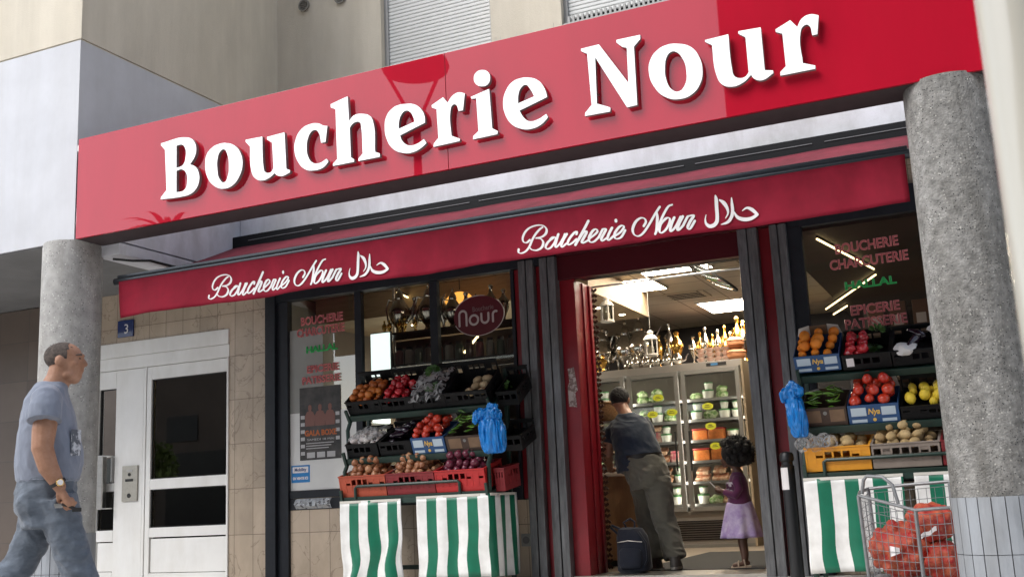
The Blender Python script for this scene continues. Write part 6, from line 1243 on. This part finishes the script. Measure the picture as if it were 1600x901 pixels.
def hand(mb, c, d, side, s_=1., curl=.8, n=None):
    """palm with four bent fingers and a thumb; d points along the hand, n is the palm normal"""
    c = Vector(c); d = Vector(d).normalized(); n = Vector(n or (0,side,0)); n = (n-d*n.dot(d)).normalized(); w_ = d.cross(n).normalized()
    T(mb, [c, c+d*.045*s_, c+d*.085*s_], [.026*s_,.034*s_,.034*s_], 12, .62)
    for i, (o_, L_) in enumerate(((-.030,.070),(-.010,.080),(.010,.075),(.029,.058))):
        b_ = c+d*.082*s_+w_*o_*s_; k = L_*s_; q = [b_, b_+d*k*.42, b_+d*k*.62+n*k*.34*curl, b_+d*k*.52+n*k*.72*curl]
        T(mb, q, [.0098*s_,.0095*s_,.0088*s_,.0078*s_], 8)
    b_ = c+d*.025*s_-w_*.026*s_; T(mb, [b_, b_+d*.035*s_-w_*.020*s_+n*.012*s_, b_+d*.07*s_-w_*.012*s_+n*.026*s_], [.013*s_,.0115*s_,.009*s_], 8)
# ---- the man walking past: local frame, x forward, y to his left, z up
MP = Matrix.Translation((-5.10,4.72,-.02)) @ Matrix.Rotation(R(46), 4, 'Z')
man = thing('person', 'man in a faded blue tee and grey blue trousers walking past the pale column', 'person', M=MP)
mb = MB()
# head
hx, hz = .07, 1.605
MH = Matrix.Translation((hx-.055,0,1.738)) @ Matrix.Rotation(R(-13), 4, 'Z') @ Matrix.Diagonal((1.03,1.06,.86,1)) @ Matrix.Translation((-(hx-.03),0,-1.738))   # head turned a little towards the street
mb.M = MH
mb.ball((hx-.012,0,hz+.035), .104, .078, .098, u=24, v=16)                       # skull
mb.loft([(hx+.02,0,hz-.115,.055,.05),(hx+.02,0,hz-.085,.078,.062),(hx+.014,0,hz-.04,.088,.068),(hx+.012,0,hz+.02,.090,.072),(hx+.004,0,hz+.07,.08,.065)], 24)   # face and jaw
T(mb, [(hx+.088,0,hz+.022),(hx+.104,0,hz-.006),(hx+.110,0,hz-.024)], [.011,.014,.0165], 10)
T(mb, [(hx+.03,-.03,hz-.10),(hx+.06,0,hz-.105),(hx+.03,.03,hz-.10)], [.04,.036,.04], 12)   # nose
T(mb, [(hx+.082,-.03,hz+.034),(hx+.095,0,hz+.037),(hx+.082,.03,hz+.034)], [.012,.014,.012], 10)   # brow
T(mb, [(hx+.083,-.022,hz-.060),(hx+.099,0,hz-.058),(hx+.083,.022,hz-.060)], [.008,.0095,.008], 8)   # lips
T(mb, [(hx+.080,-.02,hz-.073),(hx+.096,0,hz-.073),(hx+.080,.02,hz-.073)], [.008,.0095,.008], 8)
mb.ball((hx+.072,0,hz-.105), .024, .026, .02)                                     # chin
T(mb, [(hx-.035,0,hz-.12),(hx+.03,0,hz-.115),(hx+.05,0,hz-.125)], [.05,.045,.035], 14)
for s_ in (-1,1):
    mb.ball((hx-.014,s_*.080,hz-.010), .025, .012, .037, u=14, v=10)               # ears
    mb.ball((hx+.076,s_*.034,hz+.014), .013, .012, .011)                           # eyelids
    mb.ball((hx+.052,s_*.045,hz-.03), .035, .024, .035)
mb.M = Matrix.Identity(4)
T(mb, [(-.04,0,1.38),(-.015,0,1.46),(.01,0,1.52),(hx-.04,0,1.59)], [.10,.078,.070,.070], 18)     # neck
# arms and chest core
T(mb, [(-.02,0,1.0),(-.02,0,1.3)], [.12,.11], 16)
for s_, P in ((-1, [(-.035,-.19,1.33),(-.05,-.245,1.20),(-.055,-.262,1.10),(-.02,-.262,.99),(.04,-.25,.885)]), (1, [(-.035,.19,1.33),(-.06,.245,1.20),(-.08,.255,1.10),(-.10,.25,.99),(-.10,.24,.88)])):
    T(mb, P, [.066,.066,.060,.055,.036], 14)
    w_ = P[-1]; d_ = Vector(P[-1])-Vector(P[-2]); hand(mb, (w_[0]+.005,w_[1],w_[2]-.01), (d_.x*.6+.02,d_.y*.4,d_.z), -s_, 1.0, .75, (.35,-s_,0.))
body = remeshed(mb, 'body', skin_l, .0062, 3, man, fac=.5)
# cropped hair: a close cap on the skull, bald above the brow
mb = MB(); mb.ball((hx-.0135,0,hz+.036), .1055, .0792, .0993, u=48, v=34)
for f in [f for f in mb.bm.faces if (lambda c: c.z < hz-.035+max(0,(c.x-hx-.0))*2.2 or (c.x > hx+.045 and c.z > hz+.02-abs(c.y)*.3) or (c.x > hx+.025 and c.z > hz+.095) or (abs(c.y) > .05 and c.x > hx+.03) or (c.x > hx-.04 and c.z < hz+.01))(f.calc_center_median())]: mb.bm.faces.remove(f)
bmesh.ops.transform(mb.bm, matrix=MH, verts=mb.bm.verts)
mb.build('hair', hair_short, man, local=True)
mb = MB(); mb.M = MH
for s_ in (-1,1): mb.ball((hx+.0885,s_*.033,hz+.013), .005, .011, .0055, u=10, v=8)
mb.build('eyes', mat('dark eyes', (.02,.015,.012), .2), man, local=True)
mb = MB(); mb.M = MH
for s_ in (-1,1): T(mb, [(hx+.092,s_*.014,hz+.036),(hx+.094,s_*.034,hz+.042),(hx+.074,s_*.058,hz+.034)], [.005,.0065,.004], 6)
mb.build('eyebrows', hair_short, man, local=True)
mb = MB(); mb.M = MH; T(mb, [(hx+.080,-.026,hz-.066),(hx+.097,0,hz-.0655),(hx+.080,.026,hz-.066)], [.004,.006,.004], 8); mb.build('lips', mat('lip skin', (.20,.075,.06), .5), man, local=True)
# tee shirt
mb = MB()
mb.loft([(-.026,0,.915,.158,.185),(-.026,0,.94,.172,.19),(-.022,0,1.02,.186,.20),(-.024,0,1.10,.182,.20),(-.034,0,1.20,.164,.195),(-.038,0,1.30,.148,.205),(-.045,0,1.39,.126,.19),(-.042,0,1.44,.108,.155),(-.030,0,1.478,.092,.105),(-.018,0,1.50,.082,.085)], 40)
for s_ in (-1,1): mb.tube([(-.044,s_*.13,1.405),(-.044,s_*.20,1.375),(-.048,s_*.240,1.31),(-.050,s_*.258,1.25)], [.074,.086,.088,.090], 18)
o = remeshed(mb, 'tee_shirt', shirt_m, .0085, 4, man, folds=.0042, fs=(11,11,8))
mb = MB()
for k, (x0,x1,z0,z1) in enumerate(((0,.05,1.155,1.18),(0.,.05,1.05,1.07),(-.005,.05,1.09,1.14))):
    pass
mb.sheet(lambda u, v: ((lambda a: -.023+.188*math.cos(a))(R(-52+26*u)), (lambda a: .203*math.sin(a))(R(-52+26*u)), 1.06+.15*v), 14, 10)
mb.build('shirt_print', mat('shirt print', (.10,.11,.13), .9, c2=(.50,.52,.56), scale=24, mixlo=.47, mixhi=.56), man, local=True)
# trousers
mb = MB()
mb.loft([(-.025,0,.66,.13,.16),(-.03,0,.76,.155,.18),(-.035,0,.86,.165,.19),(-.028,0,.945,.156,.183)], 36)
mb.tube([(.02,-.10,.82),(.08,-.105,.62),(.15,-.11,.42),(.215,-.11,.26),(.28,-.11,.10)], [.115,.100,.088,.082,.086], 20)
mb.tube([(-.06,.10,.82),(-.09,.10,.62),(-.17,.10,.44),(-.32,.10,.30),(-.43,.10,.17)], [.118,.102,.090,.084,.082], 20)
mb.ball((-.10,-.02,.80), .10, .16, .12, u=18, v=12)
tr_ = remeshed(mb, 'trousers', jean_m, .009, 3, man, folds=.0065, fs=(11,11,13), seed=3.)
for s_ in (-1,1):
    mb = MB(); c_ = Vector((-.050,s_*.257,1.253)); d_ = (Vector((-.050,s_*.258,1.25))-Vector((-.048,s_*.240,1.31))).normalized(); u_ = d_.orthogonal().normalized(); w_ = d_.cross(u_)
    mb.tube([c_+(u_*math.cos(k*.2618)+w_*math.sin(k*.2618))*.0905 for k in range(24)], .0035, 6, closed=True); mb.build('sleeve_hem', shirt_m, man, local=True)
mb = MB(); mb.tube([(-.022+.166*math.cos(k*.15708), .191*math.sin(k*.15708), .931) for k in range(40)], .0035, 6, closed=True); mb.build('shirt_hem', shirt_m, man, local=True)
seam = mat('denim seam', (.075,.09,.12), .9)
mb = MB(); mb.tube([(.075,-.165,.90),(.03,-.196,.84),(-.01,-.203,.80)], .0032, 6); mb.build('pocket_seam', seam, man, local=True)
mb = MB(); mb.loft([(-.026,0,.925,.166,.192),(-.026,0,.95,.165,.191)], 36); mb.build('waistband', jean_m, man, local=True)
for nm, c, ti in (('shoe',(.36,-.11,.065),.30),('shoe',(-.50,.10,.10),-.85)):
    mb = MB(); mb.M = Matrix.Translation(c) @ Matrix.Rotation(-ti, 4, 'Y'); mb.loft([(0,0,-.045,.135,.045),(0,0,-.02,.14,.048),(-.02,0,.02,.115,.044),(-.055,0,.06,.065,.038)], 22); mb.build(nm, mat('dark shoe', (.03,.03,.035), .6), man, local=True)
Wr = Vector((.032,-.252,.905)); dW = Vector((.06,.012,-.105)).normalized()
wa = mat('watch gold', (.75,.50,.20), .2, metal=1.)
t = thing('wrist_watch', 'gold wrist watch with a dark strap on the right wrist of the walking man', 'watch', M=MP)
mb = MB(); a_ = dW.orthogonal().normalized(); b_ = dW.cross(a_)
mb.tube([Wr-dW*.010, Wr+dW*.010], .0435, 24); mb.build('strap', gasket, t, local=True)
fc = Wr+Vector((.012,-.0435,0)); nn = Vector((.2,-1,0)).normalized()
mb = MB(); mb.M = Matrix.Translation(fc) @ nn.to_track_quat('Z','Y').to_matrix().to_4x4(); mb.lathe([(.020,-.008),(.022,.0),(.019,.005)], n=20); mb.build('watch_case', wa, t, local=True)
mb = MB(); mb.M = Matrix.Translation(fc+nn*.0052) @ nn.to_track_quat('Z','Y').to_matrix().to_4x4(); mb.lathe([(.0155,0),(.0155,.001)], n=20); mb.build('watch_dial', white_print, t, local=True)
t = thing('key_bunch', 'small dark key bunch held in the fist of the walking man', 'keys', M=MP @ Matrix.Translation((.09,-.245,.775)))
mb = MB(); mb.tube([(-.035,.0,.01),(.0,0,.0),(.04,.0,-.02)], [.008,.010,.008], 8); mb.box(.02,.07,-.006,.006,-.035,-.012,.003); mb.build('fob', gasket, t, local=True)
mb = MB(); mb.box(-.075,-.02,-.003,.003,.0,.014,.001); mb.box(-.07,-.03,.004,.007,-.01,.003,.001); mb.build('key', steel, t, local=True)

# ---- the man leaning on the counter: world axes about his feet
MB2 = Matrix.Translation((-2.95,9.75,.004)) @ Matrix.Rotation(R(-4.5), 4, 'Y')
m2 = thing('person', 'man in a navy tee and grey trousers leaning over the counter with his back turned', 'person', M=MB2)
mb = MB()
mb.ball((-.275,.16,1.605), .085, .10, .108, u=22, v=14); mb.loft([(-.29,.20,1.50,.05,.05),(-.285,.20,1.54,.07,.075),(-.28,.18,1.60,.078,.085)], 20)
T(mb, [(-.30,.27,1.575),(-.305,.285,1.555)], [.012,.015], 8)
for s_ in (-1,1): mb.ball((-.275+s_*.084,.155,1.585), .012, .022, .032)
T(mb, [(-.19,.06,1.38),(-.235,.11,1.47),(-.265,.14,1.54)], [.075,.062,.06], 16)
T(mb, [(-.16,.06,1.05),(-.18,.07,1.30)], [.12,.11], 16)
for P in ([(-.36,.08,1.31),(-.425,.06,1.20),(-.445,.07,1.10),(-.49,.20,1.03),(-.54,.36,.985)], [(-.06,.14,1.30),(-.08,.28,1.20),(-.11,.36,1.11),(-.20,.42,1.04),(-.30,.46,.985)]):
    T(mb, P, [.058,.057,.052,.046,.032], 14); d_ = Vector(P[-1])-Vector(P[-2]); hand(mb, P[-1], (d_.x,d_.y,d_.z*.2), 1, 1.0, .6, (0,.2,-1))
remeshed(mb, 'body', skin_m, .0075, 3, m2)
mb = MB(); mb.ball((-.275,.152,1.622), .091, .104, .105, u=30, v=22)
for f in [f for f in mb.bm.faces if (lambda c: c.z < 1.565 or (c.y > .21 and c.z < 1.66))(f.calc_center_median())]: mb.bm.faces.remove(f)
mb.build('hair', hair_black, m2, local=True)
mb = MB()
mb.loft([(-.13,.02,.91,.225,.185),(-.125,.02,1.0,.225,.19),(-.14,.03,1.10,.215,.185),(-.165,.04,1.22,.205,.17),(-.185,.06,1.32,.195,.145),(-.20,.08,1.40,.15,.10),(-.215,.09,1.45,.08,.08)], 36)
mb.ball((-.22,.10,1.02), .17, .17, .15, u=20, v=14)
mb.tube([(-.30,.08,1.36),(-.36,.08,1.30),(-.415,.065,1.20)], [.075,.08,.078], 16); mb.tube([(-.09,.10,1.36),(-.07,.14,1.30),(-.08,.26,1.21)], [.08,.08,.076], 16)
remeshed(mb, 'tee_shirt', navy_m, .0095, 4, m2, folds=.006, fs=(9,9,9), seed=7.)
mb = MB()
mb.loft([(-.06,.0,.74,.165,.165),(-.06,.0,.84,.20,.185),(-.09,.01,.95,.205,.19),(-.105,.015,1.03,.20,.185)], 36)
mb.ball((-.02,-.06,.84), .13, .14, .14, u=18, v=12)
mb.tube([(.02,-.02,.80),(.035,-.03,.62),(.035,-.01,.46),(.07,-.02,.28),(.10,-.05,.09)], [.135,.118,.105,.10,.098], 20)
mb.tube([(-.14,.08,.80),(-.16,.16,.60),(-.18,.17,.45),(-.15,.14,.28),(-.13,.12,.09)], [.13,.115,.10,.092,.09], 20)
remeshed(mb, 'trousers', olive_m, .0095, 3, m2, folds=.008, fs=(10,10,11), seed=5.)
mb = MB(); mb.loft([(-.108,.015,1.005,.207,.192),(-.112,.016,1.045,.207,.192)], 36); mb.build('belt', mat('dark belt', (.012,.011,.01), .4), m2, local=True)
for c in ((.11,-.10,.0),(-.13,.10,.0)):
    mb = MB(); mb.M = Matrix.Translation(c) @ Matrix.Rotation(R(100), 4, 'Z'); mb.loft([(.04,0,.004,.14,.05),(.04,0,.03,.145,.053),(.02,0,.07,.115,.048),(-.02,0,.11,.07,.045)], 22); sh_ = mb.build('shoe', mat('grey shoe', (.075,.07,.065), .7, var=.3, scale=25), m2, local=True)
    mb = MB(); mb.M = Matrix.Translation(c) @ Matrix.Rotation(R(100), 4, 'Z'); mb.loft([(.04,0,.0,.143,.052),(.04,0,.022,.149,.056)], 22); mb.build('sole', mat('pale sole', (.35,.33,.30), .7), sh_, local=True)
# ---- rucksack on the floor
rk = thing('rucksack', 'navy blue rucksack standing on the floor at the feet of the leaning man', 'rucksack', (-3.15,9.42,0))
ruck_m = fabric('rucksack nylon', (.004,.007,.018), bump=.8)
mb = MB(); mb.loft([(-3.15,9.42,.004,.12,.09),(-3.15,9.42,.03,.15,.105),(-3.15,9.42,.20,.155,.11),(-3.155,9.42,.32,.14,.10),(-3.165,9.42,.38,.10,.075),(-3.17,9.42,.395,.05,.04)], 28)
for v in mb.bm.verts: v.co += Vector((noise.noise(v.co*9), noise.noise(v.co*9+Vector((5,0,0))), .6*noise.noise(v.co*8)))*.024
mb.build('bag_body', ruck_m, rk)
mb = MB(); mb.loft([(-3.155,9.33,.05,.10,.04),(-3.155,9.325,.08,.11,.045),(-3.155,9.33,.19,.105,.04),(-3.155,9.34,.22,.08,.03)], 20); mb.build('front_pocket', ruck_m, rk)
mb = MB(); mb.tube([(-3.20,9.42,.38),(-3.225,9.41,.44),(-3.16,9.41,.47),(-3.12,9.41,.44),(-3.13,9.42,.385)], .010, 8); mb.tube([(-3.27,9.40,.33),(-3.34,9.38,.40),(-3.33,9.38,.42),(-3.25,9.40,.38)], .010, 8); mb.build('carry_handle', ruck_m, rk)
mb = MB(); mb.tube([(-3.07,9.35,.36),(-3.0,9.33,.26),(-3.0,9.34,.12),(-3.05,9.36,.04)], .016, 8, flat=.5); mb.build('shoulder_strap', ruck_m, rk)
mb = MB(); mb.tube([(-3.27,9.335,.27),(-3.16,9.305,.285),(-3.04,9.335,.27)], .004, 6); mb.build('zip', steel, rk)

# ---- the little girl, facing left
MG = Matrix.Translation((-2.26,9.80,.012)) @ Matrix.Rotation(R(192), 4, 'Z') @ Matrix.Scale(1.03, 4)     # x forward
g = thing('person', 'little girl with round black hair in a plum top and lilac skirt', 'person', M=MG)
mb = MB()
mb.ball((.035,0,.93), .082, .072, .088, u=20, v=14); mb.loft([(.055,0,.855,.042,.038),(.055,0,.88,.058,.05),(.05,0,.92,.066,.058)], 18)
T(mb, [(.115,0,.915),(.123,0,.903)], [.010,.013], 8); mb.ball((.112,0,.876), .014, .02, .010); mb.ball((.10,0,.855), .018, .02, .014)
for s_ in (-1,1): mb.ball((.095,s_*.03,.925), .012, .012, .010); mb.ball((.03,s_*.074,.91), .018, .008, .026)
T(mb, [(-.005,0,.79),(.005,0,.83),(.025,0,.88)], [.05,.037,.038], 12)
T(mb, [(0,0,.55),(0,0,.74)], [.07,.07], 12)
for s_ in (-1,1):
    T(mb, [(.01,s_*.10,.73),(-.005,s_*.125,.66),(.03,s_*.125,.605),(.09,s_*.09,.625),(.135,s_*.06,.645)], [.03,.029,.027,.024,.019], 10); hand(mb, (.135,s_*.06,.645), (.7,-s_*.25,.15), s_, .58, .9, (0,-s_,.2))
    T(mb, [(.0,s_*.055,.34),(.0,s_*.055,.20),(-.01,s_*.055,.10),(-.005,s_*.055,.045)], [.05,.040,.034,.026], 12)
    T(mb, [(-.025,s_*.055,.03),(.03,s_*.058,.025),(.085,s_*.062,.018)], [.024,.026,.02], 12, .7)
remeshed(mb, 'body', skin_d, .0058, 3, g)
mb = MB()
rnd = random.Random(4)
mb.ball((-.012,0,.965), .135, .135, .125, u=30, v=20)
for i in range(150):
    z = rnd.uniform(-.75,1); a = rnd.uniform(0,6.28); q = math.sqrt(1-z*z); d_ = Vector((q*math.cos(a), q*math.sin(a), z))
    if d_.x > .55 and d_.z < .45: continue
    mb.ball(Vector((-.012,0,.965))+Vector((d_.x*.135,d_.y*.135,d_.z*.125)), rnd.uniform(.018,.034), u=8, v=6)
mb.build('hair', hair_black, g, local=True)
mb = MB(); rnd = random.Random(9)
for i in range(900):
    z = rnd.uniform(-.7,1); a = rnd.uniform(0,6.28); q = math.sqrt(1-z*z); d_ = Vector((q*math.cos(a), q*math.sin(a), z))
    if d_.x > .5 and d_.z < .4: continue
    p = Vector((-.012,0,.965))+d_*.135; t1 = d_.orthogonal().normalized(); k = rnd.uniform(.02,.04); t2 = (t1*rnd.uniform(-1,1)+d_.cross(t1)*rnd.uniform(-1,1))*.02
    mb.tube([p, p+d_*k*.6+t2*.5, p+d_*k+t2], [.0028,.0022,.0008], 4)
mb.build('hair_wisps', hair_black, g, local=True)
mb = MB(); mb.loft([(0,0,.515,.098,.118),(0,0,.54,.104,.122),(0,0,.62,.088,.105),(0,0,.70,.086,.112),(-.002,0,.755,.068,.09),(.0,0,.80,.044,.05)], 30)
for s_ in (-1,1): mb.tube([(.0,s_*.075,.755),(.01,s_*.105,.72),(-.006,s_*.127,.655),(.03,s_*.127,.602),(.09,s_*.094,.622),(.118,s_*.075,.636)], [.034,.040,.037,.035,.030,.028], 14)
remeshed(mb, 'jersey', plum_m, .0068, 3, g)
mb = MB(); mb.sheet(lambda u, v: (.015+.092*math.cos(R(20+60*u)), .116*math.sin(R(20+60*u)), .585+.13*v), 12, 10)
mb.build('jersey_print', mat('jersey print', (.085,.018,.06), .8, c2=(.62,.58,.62), scale=16, mixlo=.48, mixhi=.52), g, local=True)
mb = MB()
def skf(u, v):
    a = 2*math.pi*u; r_ = .112+.072*v**.8; k = 1+.07*v*math.sin(a*9)+.03*v*math.sin(a*5+1); return (r_*k*math.cos(a)*.95, r_*k*math.sin(a), .545-.30*v)
mb.sheet(skf, 72, 10); bmesh.ops.remove_doubles(mb.bm, verts=mb.bm.verts, dist=.0005)
sk = mb.build('skirt', lilac_m, g, local=True); s_ = sk.modifiers.new('thick', 'SOLIDIFY'); s_.thickness = .003
sand = mat('pale sandal leather', (.55,.42,.30), .6)
for s_ in (-1,1):
    mb = MB(); mb.box(-.055,.115,s_*.06-.034,s_*.06+.034,-.010,.004,.006)
    mb.tube([(.05,s_*.06-.032,.003),(.05,s_*.06-.02,.043),(.05,s_*.06+.02,.043),(.05,s_*.06+.032,.003)], .0075, 6); mb.tube([(-.01,s_*.06-.03,.003),(.0,s_*.06-.028,.06),(.01,s_*.06,.062),(.0,s_*.06+.028,.06),(-.01,s_*.06+.03,.003)], .007, 6); mb.build('sandal', sand, g, local=True)
ph_ = thing('toy_phone', 'small pale card held in the hands of the little girl', 'card', M=MG @ Matrix.Translation((.20,0,.68)) @ Matrix.Rotation(R(-50), 4, 'Y'))
mb = MB(); mb.box(-.03,.06,-.03,.03,-.004,.004,.003); mb.build('card', white_print, ph_, local=True)
mb = MB(); mb.box(-.022,.052,-.024,.024,.0042,.005); mb.build('front_sheet', gasket, ph_, local=True)
